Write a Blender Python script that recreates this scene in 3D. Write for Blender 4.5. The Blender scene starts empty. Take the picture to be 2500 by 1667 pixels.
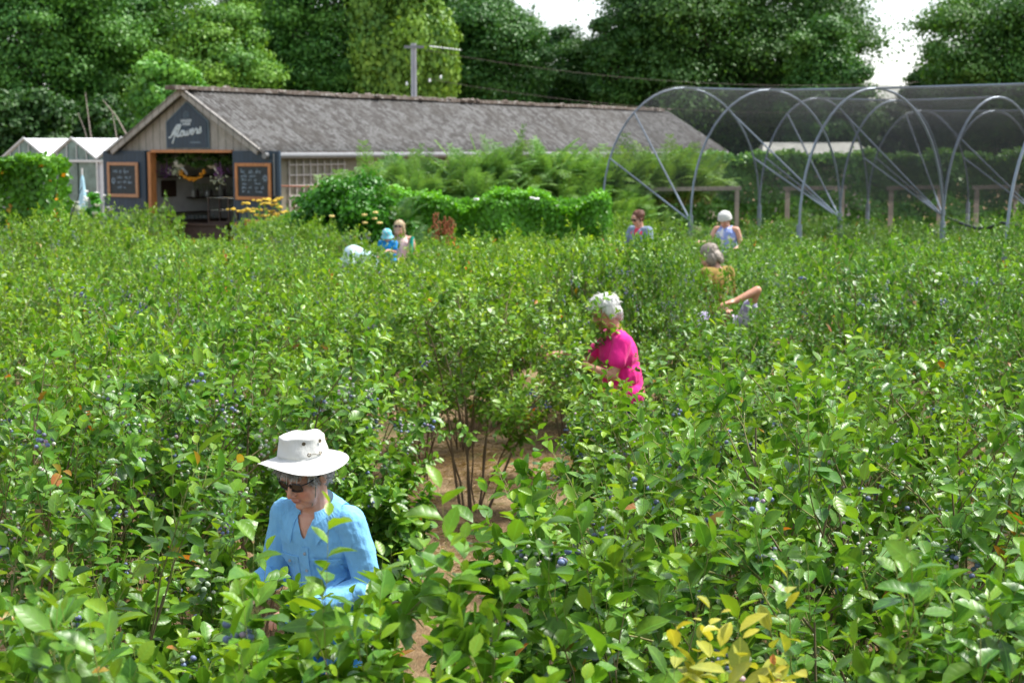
import bpy, bmesh, math, random
import numpy as np
from mathutils import Vector, Matrix, Euler
from mathutils.bvhtree import BVHTree
R = math.radians
PI = math.pi
scene = bpy.context.scene
C = scene.collection
# ---------------------------------------------------------------- camera
CAMZ, PITCH, LENS = 2.7, R(7.0), 55.0
cam_d = bpy.data.cameras.new("camera"); cam = bpy.data.objects.new("camera", cam_d); C.objects.link(cam)
cam.location = (0, 0, CAMZ); cam.rotation_euler = (PI/2 - PITCH, 0, 0)
cam_d.lens = LENS; cam_d.sensor_width = 36; cam_d.clip_start = 0.1; cam_d.clip_end = 3000
cam_d.dof.use_dof = True; cam_d.dof.focus_distance = 5.2; cam_d.dof.aperture_fstop = 6.0
scene.camera = cam
# ---------------------------------------------------------------- world and sun (bright overcast)
SUN_EL, SUN_AZ = R(60), R(70)       # azimuth measured from +Y towards +X
w = bpy.data.worlds.new("World"); scene.world = w; w.use_nodes = True
nt = w.node_tree; bg = nt.nodes["Background"]
sky = nt.nodes.new("ShaderNodeTexSky"); sky.sky_type = 'NISHITA'; sky.sun_disc = False
sky.sun_elevation = SUN_EL; sky.sun_rotation = SUN_AZ
sky.air_density = 1.0; sky.dust_density = 1.5; sky.ozone_density = 1.0
hs = nt.nodes.new("ShaderNodeHueSaturation"); hs.inputs["Saturation"].default_value = 0.45
nt.links.new(sky.outputs[0], hs.inputs["Color"]); nt.links.new(hs.outputs[0], bg.inputs["Color"])
bg.inputs["Strength"].default_value = 0.08
sun_d = bpy.data.lights.new("sun", 'SUN'); sun = bpy.data.objects.new("sun", sun_d); C.objects.link(sun)
sun_d.energy = 2.0; sun_d.angle = R(10); sun_d.color = (1.0, 0.96, 0.9)
sdir = Vector((math.sin(SUN_AZ)*math.cos(SUN_EL), math.cos(SUN_AZ)*math.cos(SUN_EL), math.sin(SUN_EL)))
sun.rotation_euler = sdir.to_track_quat('Z', 'Y').to_euler()
scene.view_settings.view_transform = 'Standard'; scene.view_settings.look = 'None'
scene.view_settings.gamma = 1; scene.view_settings.exposure = 1.95
scene.cycles.max_bounces = 6; scene.cycles.transparent_max_bounces = 16
scene.cycles.use_denoising = True
# ---------------------------------------------------------------- helpers
FPX = 2500*LENS/36.0
def at(px, py, depth):
    """point at world distance depth (along Y) seen at a picture position given on a 2352 wide print"""
    u = (px*2500/2352 - 1250)/FPX; v = (py*2500/2352 - 833.5)/FPX
    d = Vector((u, math.cos(PITCH) - v*math.sin(PITCH)*1.0, -math.sin(PITCH) - v*math.cos(PITCH)))
    return Vector((0, 0, CAMZ)) + d*(depth/d.y)
def link(o, parent=None):
    C.objects.link(o)
    if parent is not None: o.parent = parent
    return o
def tag(o, label=None, cat=None, group=None, kind=None):
    if label: o["label"] = label
    if cat: o["category"] = cat
    if group: o["group"] = group
    if kind: o["kind"] = kind
    return o
def thing(name, label, cat, loc=(0,0,0), rz=0.0, group=None):
    o = bpy.data.objects.new(name, None); o.empty_display_size = 0.2
    link(o); o.location = loc; o.rotation_euler = (0,0,rz)
    return tag(o, label, cat, group)
class MB:
    def __init__(s): s.v = []; s.f = []
    def add(s, vs, fs):
        b = len(s.v); s.v += [tuple(p) for p in vs]; s.f += [tuple(i+b for i in f) for f in fs]; return s
    def box(s, c, d, rz=0.0, M=None):
        x,y,z = d[0]/2, d[1]/2, d[2]/2
        vs = [Vector(p) for p in ((-x,-y,-z),(x,-y,-z),(x,y,-z),(-x,y,-z),(-x,-y,z),(x,-y,z),(x,y,z),(-x,y,z))]
        if M is None: M = Matrix.Rotation(rz, 4, 'Z')
        vs = [M @ p + Vector(c) for p in vs]
        return s.add(vs, [(0,3,2,1),(4,5,6,7),(0,1,5,4),(1,2,6,5),(2,3,7,6),(3,0,4,7)])
    def bar(s, a, b, w, h):
        a, b = Vector(a), Vector(b); d = b-a; q = d.to_track_quat('X','Z').to_matrix().to_4x4()
        return s.box((a+b)/2, (d.length, w, h), M=q)
    def tube(s, pts, rad, n=8, cap=True):
        pts = [Vector(p) for p in pts]; k = len(pts)
        if not hasattr(rad, '__len__'): rad = [rad]*k
        vs = []; up = None
        for i,p in enumerate(pts):
            t = (pts[min(i+1,k-1)]-pts[max(i-1,0)]).normalized()
            if up is None:
                up = Vector((0,0,1)) if abs(t.z) < .9 else Vector((1,0,0))
            a = t.cross(up); a = a.normalized() if a.length > 1e-6 else t.orthogonal().normalized()
            b = a.cross(t).normalized(); up = b
            for j in range(n):
                an = 2*PI*j/n; vs.append(p + (a*math.cos(an)+b*math.sin(an))*rad[i])
        fs = [(i*n+j, i*n+(j+1)%n, (i+1)*n+(j+1)%n, (i+1)*n+j) for i in range(k-1) for j in range(n)]
        if cap: fs += [tuple(range(n-1,-1,-1)), tuple((k-1)*n+j for j in range(n))]
        return s.add(vs, fs)
    def lathe(s, prof, c=(0,0,0), n=32, M=None, wob=None):
        vs = []; k = len(prof)
        for i,(r,z) in enumerate(prof):
            for j in range(n):
                an = 2*PI*j/n
                p = Vector((r*math.cos(an), r*math.sin(an), z))
                if wob: p = wob(p, r, an)
                if M is not None: p = M @ p
                vs.append(p + Vector(c))
        fs = [(i*n+j, i*n+(j+1)%n, (i+1)*n+(j+1)%n, (i+1)*n+j) for i in range(k-1) for j in range(n)]
        return s.add(vs, fs)
    def ell(s, c, r, M=None, nu=16, nv=10):
        vs = []; fs = []
        for i in range(nv+1):
            th = PI*i/nv
            for j in range(nu):
                ph = 2*PI*j/nu
                p = Vector((r[0]*math.sin(th)*math.cos(ph), r[1]*math.sin(th)*math.sin(ph), r[2]*math.cos(th)))
                if M is not None: p = M @ p
                vs.append(p+Vector(c))
        for i in range(nv):
            for j in range(nu):
                fs.append((i*nu+j, (i+1)*nu+j, (i+1)*nu+(j+1)%nu, i*nu+(j+1)%nu))
        return s.add(vs, fs)
    def cap(s, a, ra, b, rb, n=14):
        a, b = Vector(a), Vector(b); d = b-a; L = d.length
        q = d.to_track_quat('Z','Y').to_matrix() if L > 1e-6 else Matrix.Identity(3)
        prof = [(ra*math.sin(t), -ra*math.cos(t)) for t in [PI/2*i/5 for i in range(6)]]
        prof += [(rb*math.cos(t), L+rb*math.sin(t)) for t in [PI/2*i/5 for i in range(6)]]
        prof[0] = (1e-4, -ra); prof[-1] = (1e-4, L+rb)
        return s.lathe(prof, a, n, M=q)
    def prism(s, poly, y0, y1, M=None):
        """polygon in xz extruded along y"""
        n = len(poly); M = M or Matrix.Identity(4)
        vs = [M @ Vector((x,y0,z)) for x,z in poly] + [M @ Vector((x,y1,z)) for x,z in poly]
        return s.add(vs, [tuple(range(n)), tuple(range(2*n-1,n-1,-1))] + [(i,i+n,(i+1)%n+n,(i+1)%n) for i in range(n)])
    def mesh(s, name):
        me = bpy.data.meshes.new(name); me.from_pydata(s.v, [], s.f); me.update(); return me
    def build(s, name, mat, parent=None, smooth=False, bevel=0.0):
        me = s.mesh(name)
        if mat: me.materials.append(mat)
        if not smooth: me.shade_flat()
        o = bpy.data.objects.new(name, me); link(o, parent)
        if bevel:
            m = o.modifiers.new("bevel", 'BEVEL'); m.width = bevel; m.segments = 2; m.limit_method = 'ANGLE'
        return o
def np_mesh(name, co, loops, starts, uv=None, col=None, colname='leaf'):
    me = bpy.data.meshes.new(name)
    me.vertices.add(len(co)); me.vertices.foreach_set("co", np.ascontiguousarray(co, np.float32).ravel())
    me.loops.add(len(loops)); me.loops.foreach_set("vertex_index", np.ascontiguousarray(loops, np.int32))
    me.polygons.add(len(starts)); me.polygons.foreach_set("loop_start", np.ascontiguousarray(starts, np.int32))
    if uv is not None:
        l = me.uv_layers.new(name="UVMap"); l.data.foreach_set("uv", np.ascontiguousarray(uv[loops], np.float32).ravel())
    if col is not None:
        a = me.attributes.new(colname, 'FLOAT_COLOR', 'POINT')
        a.data.foreach_set("color", np.ascontiguousarray(col, np.float32).ravel())
    me.update(calc_edges=True)
    return me
def mobj(name, me, mat, parent=None):
    if mat and len(me.materials) == 0: me.materials.append(mat)
    return link(bpy.data.objects.new(name, me), parent)
def nrm(a): return a/np.maximum(np.linalg.norm(a, axis=-1, keepdims=True), 1e-9)
# ---------------------------------------------------------------- materials
def new_mat(name):
    m = bpy.data.materials.new(name); m.use_nodes = True
    return m, m.node_tree, m.node_tree.nodes["Principled BSDF"]
def N(nt, typ, **kw):
    n = nt.nodes.new(typ)
    for k,v in kw.items():
        if k in n.inputs.keys(): n.inputs[k].default_value = v
        else: setattr(n, k, v)
    return n
def rgba(c): return (c[0], c[1], c[2], 1.0)
def mixc(nt, fac, a, b, mode='MIX'):
    n = nt.nodes.new("ShaderNodeMix"); n.data_type = 'RGBA'; n.blend_type = mode
    for sock, val in ((n.inputs[0], fac), (n.inputs[6], a), (n.inputs[7], b)):
        if hasattr(val, 'links'): nt.links.new(val, sock)
        elif isinstance(val, (int,float)): sock.default_value = val
        else: sock.default_value = rgba(val)
    return n.outputs[2]
def mth(nt, op, a, b=0.0, clamp=False):
    n = nt.nodes.new("ShaderNodeMath"); n.operation = op; n.use_clamp = clamp
    for sock, val in ((n.inputs[0], a), (n.inputs[1], b)):
        if hasattr(val, 'links'): nt.links.new(val, sock)
        else: sock.default_value = val
    return n.outputs[0]
def noise(nt, scale, detail=4, rough=.55, coord='Object', stretch=None):
    tc = nt.nodes.new("ShaderNodeTexCoord"); n = nt.nodes.new("ShaderNodeTexNoise")
    n.inputs["Scale"].default_value = scale; n.inputs["Detail"].default_value = detail; n.inputs["Roughness"].default_value = rough
    src = tc.outputs[coord]
    if stretch:
        mp = nt.nodes.new("ShaderNodeMapping"); mp.inputs["Scale"].default_value = stretch
        nt.links.new(src, mp.inputs[0]); src = mp.outputs[0]
    nt.links.new(src, n.inputs["Vector"])
    return n.outputs[0]
def ramp(nt, fac, stops):
    n = nt.nodes.new("ShaderNodeValToRGB"); cr = n.color_ramp
    while len(cr.elements) < len(stops): cr.elements.new(.5)
    for e,(p,c) in zip(cr.elements, stops):
        e.position = p; e.color = rgba(c) if hasattr(c,'__len__') else (c,c,c,1)
    nt.links.new(fac, n.inputs[0]); return n.outputs[0]
def bump(nt, bsdf, h, strength=.3, dist=.01):
    b = nt.nodes.new("ShaderNodeBump"); b.inputs["Strength"].default_value = strength; b.inputs["Distance"].default_value = dist
    nt.links.new(h, b.inputs["Height"]); nt.links.new(b.outputs[0], bsdf.inputs["Normal"])
def simple(name, c, rough=.6, var=.15, scale=12, metal=0.0, bmp=.15, stretch=None, spec=.5):
    """a plain surface with a little mottling of its own"""
    m, nt, b = new_mat(name)
    n = noise(nt, scale, stretch=stretch)
    lo = tuple(x*(1-var) for x in c); hi = tuple(min(1,x*(1+var)) for x in c)
    nt.links.new(ramp(nt, n, [(.3,lo),(.7,hi)]), b.inputs["Base Color"])
    b.inputs["Roughness"].default_value = rough; b.inputs["Metallic"].default_value = metal
    b.inputs["Specular IOR Level"].default_value = spec
    if bmp: bump(nt, b, n, bmp, .01)
    return m
def leaf_mat(name, dark, mid, young, red=(.42,.11,.03), trans=.33, rough=.36, spec=.36, veins=True):
    m, nt, b = new_mat(name)
    at_ = N(nt, "ShaderNodeAttribute", attribute_name='leaf'); sp = N(nt, "ShaderNodeSeparateColor")
    nt.links.new(at_.outputs["Color"], sp.inputs[0])
    c = mixc(nt, sp.outputs[1], dark, mid)
    c = mixc(nt, sp.outputs[0], c, young)
    c = mixc(nt, sp.outputs[2], c, red)
    oi = N(nt, "ShaderNodeObjectInfo")
    c = mixc(nt, 1.0, c, oi.outputs["Color"], 'MULTIPLY')
    if veins:
        c = mixc(nt, ramp(nt, noise(nt, 16, 4, .65), [(.50,0),(.72,.45)]), c, tuple(min(1,(x+y)*.62+.01) for x,y in zip(young,mid)))
        c = mixc(nt, ramp(nt, noise(nt, 130, 3, .6), [(.66,0),(.74,.55)]), c, (.14,.09,.025))
        uv = N(nt, "ShaderNodeUVMap"); sx = N(nt, "ShaderNodeSeparateXYZ"); nt.links.new(uv.outputs[0], sx.inputs[0])
        au = mth(nt, 'ABSOLUTE', sx.outputs[0])
        rib = mth(nt, 'LESS_THAN', au, .07)
        ph = mth(nt, 'SUBTRACT', sx.outputs[1], mth(nt, 'MULTIPLY', au, .22))
        vn = mth(nt, 'POWER', mth(nt, 'ABSOLUTE', mth(nt, 'SINE', mth(nt, 'MULTIPLY', ph, 17.0))), .5)
        vf = mth(nt, 'SUBTRACT', 1.0, vn)
        vfac = mth(nt, 'MAXIMUM', mth(nt, 'MULTIPLY', rib, .40), mth(nt, 'MULTIPLY', vf, .08))
        c = mixc(nt, vfac, c, tuple(min(1, x*1.7+.03) for x in mid))
        bump(nt, b, vn, .16, .002)
    nt.links.new(c, b.inputs["Base Color"])
    b.inputs["Roughness"].default_value = rough; b.inputs["Specular IOR Level"].default_value = spec
    tr = N(nt, "ShaderNodeBsdfTranslucent")
    nt.links.new(mixc(nt, 1.0, c, (1.5,1.35,.6), 'MULTIPLY'), tr.inputs["Color"])
    mx = N(nt, "ShaderNodeMixShader"); mx.inputs[0].default_value = trans
    out = nt.nodes["Material Output"]
    nt.links.new(b.outputs[0], mx.inputs[1]); nt.links.new(tr.outputs[0], mx.inputs[2]); nt.links.new(mx.outputs[0], out.inputs["Surface"])
    return m
M = {}
M['leaf'] = leaf_mat("blueberry_leaf", (.022,.090,.016), (.082,.232,.017), (.310,.455,.023))
M['leaf_autumn'] = leaf_mat("yellowing_leaf", (.10,.20,.03), (.34,.36,.04), (.62,.52,.05), red=(.55,.13,.06))
M['tree_leaf'] = leaf_mat("tree_leaf", (.024,.076,.020), (.066,.150,.030), (.150,.245,.036), trans=.25, veins=False, rough=.5)
M['fern'] = leaf_mat("bracken_leaf", (.045,.130,.040), (.085,.205,.060), (.150,.270,.060), trans=.3, veins=False, rough=.5)
M['hedge_leaf'] = leaf_mat("hedge_leaf", (.020,.085,.010), (.055,.190,.012), (.110,.290,.020), red=(.45,.20,.02), trans=.3, veins=False, rough=.4)
def bark(name, c1, c2):
    m, nt, b = new_mat(name)
    at_ = N(nt, "ShaderNodeAttribute", attribute_name='age'); n = noise(nt, 30, stretch=(1,1,.25))
    c = mixc(nt, n, c1, tuple(x*.45 for x in c1))
    c = mixc(nt, at_.outputs["Fac"], c, c2)
    nt.links.new(c, b.inputs["Base Color"]); b.inputs["Roughness"].default_value = .75; bump(nt, b, n, .4, .006)
    return m
M['cane'] = bark("blueberry_cane", (.16,.105,.065), (.24,.28,.06))
M['bark'] = bark("tree_bark", (.085,.07,.052), (.09,.08,.05))
m, nt, b = new_mat("berry_skin")
at_ = N(nt, "ShaderNodeAttribute", attribute_name='berry'); n_ = noise(nt, 90, 2)
nt.links.new(mixc(nt, mth(nt,'MULTIPLY',n_,.35), at_.outputs["Color"], (.45,.52,.62)), b.inputs["Base Color"]); b.inputs["Roughness"].default_value = .5
M['berry'] = m
# ---------------------------------------------------------------- leaves in bulk
V0 = np.array([0,.25,.25,.25,.55,.55,.55,.82,.82,.82,1.0]); U0 = np.array([0,-1,0,1,-1,0,1,-1,0,1,0.0])
H0 = np.array([0,.23,.23,.23,.295,.295,.295,.185,.185,.185,0.0])
F0 = [(0,3,2),(0,2,1),(3,6,5,2),(2,5,4,1),(6,9,8,5),(5,8,7,4),(9,10,8),(8,10,7)]
V1 = np.array([0,.5,.5,1.0]); U1 = np.array([0,-1,1,0.0]); H1 = np.array([0,.29,.29,0.0])
F1 = [(0,2,3),(0,3,1)]
def leaves(name, P, L, Nn, size, k, fold, col, lod=0, wide=1.0):
    P, L, Nn = np.asarray(P), nrm(np.asarray(L)), np.asarray(Nn)
    Nn = nrm(Nn - (Nn*L).sum(1, keepdims=True)*L); S = np.cross(L, Nn)
    V,U,H,F = (V0,U0,H0,F0) if lod == 0 else (V1,U1,H1,F1)
    n, m = len(P), len(V); H = H*wide
    size = np.asarray(size)[:,None]; k = np.asarray(k)[:,None]; fold = np.asarray(fold)[:,None]
    z = fold*(np.abs(U)*H)[None] - k*(V*V)[None]
    w_ = np.broadcast_to((U*H)[None], z.shape)
    if lod == 0: w_ = w_*np.random.default_rng(n).uniform(.78,1.16,(n,1))
    co = P[:,None,:] + size[:,:,None]*(V[None,:,None]*L[:,None,:] + w_[:,:,None]*S[:,None,:] + z[:,:,None]*Nn[:,None,:])
    fl = np.concatenate([np.array(f) for f in F]); st = np.cumsum([0]+[len(f) for f in F[:-1]])
    loops = (np.arange(n)[:,None]*m + fl[None]).ravel(); starts = (np.arange(n)[:,None]*len(fl) + st[None]).ravel()
    uv = np.tile(np.stack([U,V],1), (n,1)); c4 = np.repeat(np.asarray(col), m, axis=0)
    return np_mesh(name, co.reshape(-1,3), loops, starts, uv, c4)
class Tubes:
    def __init__(s): s.co=[]; s.lp=[]; s.age=[]; s.n=0
    def add(s, pts, r0, r1, age, sides=5):
        pts = np.asarray(pts, float); k = len(pts); t = nrm(np.gradient(pts, axis=0))
        ref = np.array([0.31,0.17,0.93]) if abs(t[0,2]) < .8 else np.array([0.9,.3,.1])
        a = nrm(np.cross(t, ref)); b = np.cross(t, a); rr = np.linspace(r0, r1, k)
        an = np.arange(sides)*2*PI/sides
        ring = pts[:,None,:] + rr[:,None,None]*(np.cos(an)[None,:,None]*a[:,None,:] + np.sin(an)[None,:,None]*b[:,None,:])
        s.co.append(ring.reshape(-1,3)); s.age.append(np.full(k*sides, age) if np.isscalar(age) else np.repeat(age, sides))
        i = np.arange(k-1)[:,None]*sides; j = np.arange(sides)[None]; j2 = (j+1)%sides
        s.lp.append((np.stack([i+j, i+j2, i+sides+j2, i+sides+j], -1).reshape(-1)) + s.n); s.n += k*sides
    def mesh(s, name):
        co = np.concatenate(s.co); lp = np.concatenate(s.lp); ag = np.concatenate(s.age)
        return np_mesh(name, co, lp, np.arange(0,len(lp),4), None, np.stack([ag,ag,ag,np.ones_like(ag)],1), 'age')
def curve(p0, d0, d1, L, k, rng, wig=.06):
    t = np.linspace(0,1,k); d = nrm(np.outer(1-t, d0) + np.outer(t, d1) + rng.normal(0,wig,(k,3)))
    step = L/(k-1); pts = np.zeros((k,3)); pts[0] = p0
    for i in range(1,k): pts[i] = pts[i-1] + d[i-1]*step
    return pts
def gen_bush(seed, H=1.75, Rad=.75, lod=0, ncane=11, nbr=7, nsh=5, tall=6, leaf=.064, red=.003, skirt=.3, fit=None):
    rng = np.random.default_rng(seed); tb = Tubes()
    P=[]; L=[]; Nn=[]; S=[]; K=[]; FO=[]; CO=[]; tips=[]
    def shoot(p0, d, ln, lsz, young, lv=True, r=.0022):
        k = 4 if lod == 0 else 3
        d1 = nrm(d + np.array([0,0,rng.uniform(-.3,.5)])); pts = curve(p0, d, d1, ln, k, rng, .08)
        tb.add(pts, r, r*.45, np.linspace(.55,1,k), 4 if lod == 0 else 3)
        tips.append((pts, young))
        if not lv: return
        n = max(4, int(ln/(lsz*.40))); ph = rng.uniform(0,6.28); isred = rng.random() < red
        for i in range(n):
            f = (i+.6)/n; x = f*(k-1); a = int(min(x,k-2)); p = pts[a] + (pts[a+1]-pts[a])*(x-a)
            t = nrm(pts[a+1]-pts[a]); ph += 2.4 + rng.normal(0,.25)
            e = nrm(np.cross(t, [.2,.5,.84])); g = np.cross(t, e); rad = math.cos(ph)*e + math.sin(ph)*g
            al = rng.uniform(.95,1.45) - .45*f
            l = nrm(t*math.cos(al) + rad*math.sin(al) + np.array([0,0,rng.uniform(-.30,.10)]))
            nn = t - (t@l)*l + np.array([0,0,.8]) + rng.normal(0,.3,3)
            s = lsz*rng.uniform(.68,1.2)*(1-.5*max(0,f-.7)/.3)
            y = young*max(0,(f-.35)/.65)**1.3*rng.uniform(.5,1.1) + rng.uniform(0,.12)
            P.append(p); L.append(l); Nn.append(nn); S.append(s); K.append(rng.uniform(-.05,.32)); FO.append(rng.uniform(.1,.75))
            rd = rng.uniform(.4,1) if (isred and rng.random()<.7) or rng.random()<.002 else 0.0
            CO.append((min(y,1), rng.beta(1.6,1.6), rd, 1))
    for c in range(ncane):
        az = 2*PI*(c + rng.uniform(-.3,.3))/ncane; o = np.array([math.cos(az), math.sin(az), 0])
        tilt = rng.uniform(.12,.62) if c%3 else rng.uniform(.05,.25)
        d0 = nrm(o*math.sin(tilt*.6) + np.array([0,0,math.cos(tilt*.6)])); d1 = nrm(o*math.sin(tilt*1.7)*Rad/.75 + np.array([0,0,math.cos(tilt*1.5)]))
        ln = H*rng.uniform(.72,.9); pts = curve(o*rng.uniform(.03,.16), d0, d1, ln, 8, rng, .07)
        tb.add(pts, rng.uniform(.007,.013), .004, np.linspace(0,.15,8), 6 if lod == 0 else 4)
        for b_ in range(nbr):
            t = 1 - (1-skirt)*(b_+rng.uniform(0,.8))/nbr; x = t*7; a = int(min(x,6)); p = pts[a]+(pts[a+1]-pts[a])*(x-a)
            az2 = az + rng.normal(0,1.1); o2 = np.array([math.cos(az2), math.sin(az2), 0])
            d = nrm(o2*rng.uniform(.5,1.0) + np.array([0,0,rng.uniform(.1,.9)]) + .3*d1)
            bl = rng.uniform(.22,.46)*(H/1.75)*(.75+.4*t); bp = curve(p, d, nrm(d+np.array([0,0,rng.uniform(-.5,.3)])), bl, 5, rng, .1)
            tb.add(bp, .0042, .002, np.linspace(.15,.5,5), 4 if lod == 0 else 3)
            for s_ in range(nsh):
                tt = rng.uniform(.25,1) if s_ else 1.0; x = tt*4; a = int(min(x,3)); q = bp[a]+(bp[a+1]-bp[a])*(x-a)
                az3 = rng.uniform(0,6.28); v = np.array([math.cos(az3), math.sin(az3), 0])
                dd = nrm(nrm(bp[a+1]-bp[a])*.9 + v*.75 + np.array([0,0,rng.uniform(-.05,.75)]))
                shoot(q, dd, rng.uniform(.11,.26), leaf*rng.uniform(.75,1.15), rng.uniform(.15,.9)*(.3+.7*t))
    for c in range(tall):
        az = rng.uniform(0,6.28); rr = Rad*.75*math.sqrt(rng.random()); p = np.array([rr*math.cos(az), rr*math.sin(az), H*rng.uniform(.68,.82)])
        d = nrm(np.array([math.cos(az)*.55, math.sin(az)*.55, 1]) + rng.normal(0,.2,3))
        shoot(p, d, rng.uniform(.22,.42), leaf*rng.uniform(1.05,1.3), rng.uniform(.5,1), r=.003)
    P = np.array(P); hh = float(np.percentile(P[:,2], 99.3)); r0 = float(np.percentile(np.hypot(P[:,0],P[:,1]), 95))
    if fit:
        sc = np.array([fit[0]/r0, fit[0]/r0, fit[1]/hh]); P = P*sc
        for a in tb.co: a *= sc
        tips = [(q*sc, y) for q,y in tips]
    cn = tb.mesh("canes")
    fo = leaves("foliage", P, np.array(L), np.array(Nn), np.array(S), K, FO, np.array(CO), lod, 1.0 if lod == 0 else 1.05)
    cn.materials.append(M['cane']); fo.materials.append(M['leaf'])
    return dict(canes=cn, foliage=fo, tips=tips, H=float(np.percentile(P[:,2], 99.3)), R=float(np.percentile(np.hypot(P[:,0],P[:,1]), 95)), n=len(P))
ICO = None
def ico(sub):
    bm = bmesh.new(); bmesh.ops.create_icosphere(bm, subdivisions=sub, radius=1); bm.verts.ensure_lookup_table()
    v = np.array([x.co[:] for x in bm.verts]); f = np.array([[q.index for q in p.verts] for p in bm.faces]); bm.free(); return v, f
BCOL = {'green': [(.30,.38,.20),(.36,.42,.24),(.26,.35,.17),(.42,.42,.30)], 'pink': [(.42,.26,.28),(.30,.16,.24)], 'blue': [(.030,.050,.13),(.045,.075,.19),(.08,.13,.28),(.020,.025,.06)]}
def berry_mesh(rng, centers, mix, sub, r=.0066):
    v, f = ico(sub); co=[]; lp=[]; cl=[]; base = 0
    for c in centers:
        kind = rng.choice(['green','pink','blue'], p=mix); col = BCOL[kind][rng.integers(len(BCOL[kind]))]
        rr = r*rng.uniform(.75,1.15)*(1.12 if kind == 'blue' else .9)
        co.append(v*np.array([rr,rr,rr*.88])+c); lp.append(f.ravel()+base); base += len(v)
        cl.append(np.tile(np.array([*col,1.0]), (len(v),1)))
    me = np_mesh("berry_cluster", np.concatenate(co), np.concatenate(lp), np.arange(0, sum(len(x) for x in lp), 3), None, np.concatenate(cl), 'berry')
    me.materials.append(M['berry']); return me
def cluster_pts(rng, n, r=.0066):
    out = []
    for _ in range(400):
        if len(out) >= n: break
        p = rng.normal(0,1,3)*np.array([.016,.016,.02])*(n/8)**.4; p[2] -= .022
        if all(np.linalg.norm(p-q) > 1.75*r for q in out): out.append(p)
    return out
# ---------------------------------------------------------------- ground
def ground_mat():
    m, nt, b = new_mat("dry_mulch_ground")
    n1 = noise(nt, 1.3, 5); n2 = noise(nt, 18, 6, .7); n3 = noise(nt, 70, 4, .7, stretch=(1,.35,1))
    straw = ramp(nt, n3, [(.28,(.12,.08,.045)),(.5,(.29,.205,.12)),(.75,(.46,.35,.22))])
    soil = ramp(nt, n2, [(.3,(.09,.055,.03)),(.7,(.22,.14,.07))])
    c = mixc(nt, ramp(nt, n1, [(.35,0),(.6,1)]), soil, straw)
    gr = ramp(nt, noise(nt, .9, 6, .65), [(.56,0),(.68,.75)])
    c = mixc(nt, gr, c, (.07,.12,.03))
    nt.links.new(c, b.inputs["Base Color"]); b.inputs["Roughness"].default_value = .95; b.inputs["Specular IOR Level"].default_value = .1
    bump(nt, b, n3, .8, .02); return m
g = MB(); k = 60
xs = np.linspace(-600, 600, 3)
rngg = np.random.default_rng(4)
gv = []; gf = []
xa = np.concatenate([[-700,-200,-60], np.linspace(-24,24,97), [60,200,700]]); ya = np.concatenate([[-60,-10], np.linspace(0,48,97), [80,200,900]])
for y in ya:
    for x in xa:
        z = .0 if abs(x) > 24 or not 0 <= y <= 48 else .035*math.sin(x*1.7+y*.6)*math.sin(y*1.3) + .02*rngg.normal()*.5
        gv.append((x,y,z))
nx = len(xa); gf = [(j*nx+i, j*nx+i+1, (j+1)*nx+i+1, (j+1)*nx+i) for j in range(len(ya)-1) for i in range(nx-1)]
g.add(gv, gf); go = g.build("ground", ground_mat(), smooth=True); tag(go, "brown mulched soil with dry straw between the blueberry rows", kind="structure")
def strands(name, seed, n, xr, yr, ln, col, lean=1.0, dens=None):
    rng = np.random.default_rng(seed); x = rng.uniform(*xr, n); y = rng.uniform(*yr, n)
    if dens is not None: keep = dens(x,y,rng); x = x[keep]; y = y[keep]; n = len(x)
    P = np.stack([x,y,np.zeros(n)],1); L = nrm(np.stack([rng.normal(0,lean,n), rng.normal(0,lean,n), rng.uniform(.0,.4,n)],1))
    Nn = np.tile([0,0,1.0],(n,1)) + rng.normal(0,.3,(n,3)); cl = np.stack([rng.random(n), rng.random(n), np.zeros(n), np.ones(n)],1)
    return leaves(name, P, L, Nn, ln*rng.uniform(.5,1.4,n), rng.uniform(.1,.5,n), np.zeros(n), cl, 1, .075)
def near_aisle(x,y,rng): return (np.abs(x) < 1.0+.30*y) & (rng.random(len(x)) < 1.25-y/22)
M['straw'] = leaf_mat("straw", (.18,.12,.07), (.40,.30,.18), (.52,.42,.27), veins=False, trans=.15, rough=.7, spec=.2)
M['grass'] = leaf_mat("grass_blade", (.05,.11,.025), (.11,.18,.04), (.19,.22,.06), veins=False, trans=.3, rough=.55)
tag(mobj("dry_grass", strands("dry_grass", 5, 130000, (-5,5), (3.5,17), .085, None, dens=near_aisle), M['straw']), "dry brown cut grass lying over the aisles between bushes", kind="stuff")
tag(mobj("green_grass", strands("green_grass", 6, 9000, (-5,5), (3.5,17), .09, None, .55, dens=lambda x,y,r: near_aisle(x,y,r) & (np.sin(x*2.3+y*.9)+np.sin(y*1.7-x) > .75)), M['grass']), "sparse green grass tufts growing through the mulch", kind="stuff")
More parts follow.
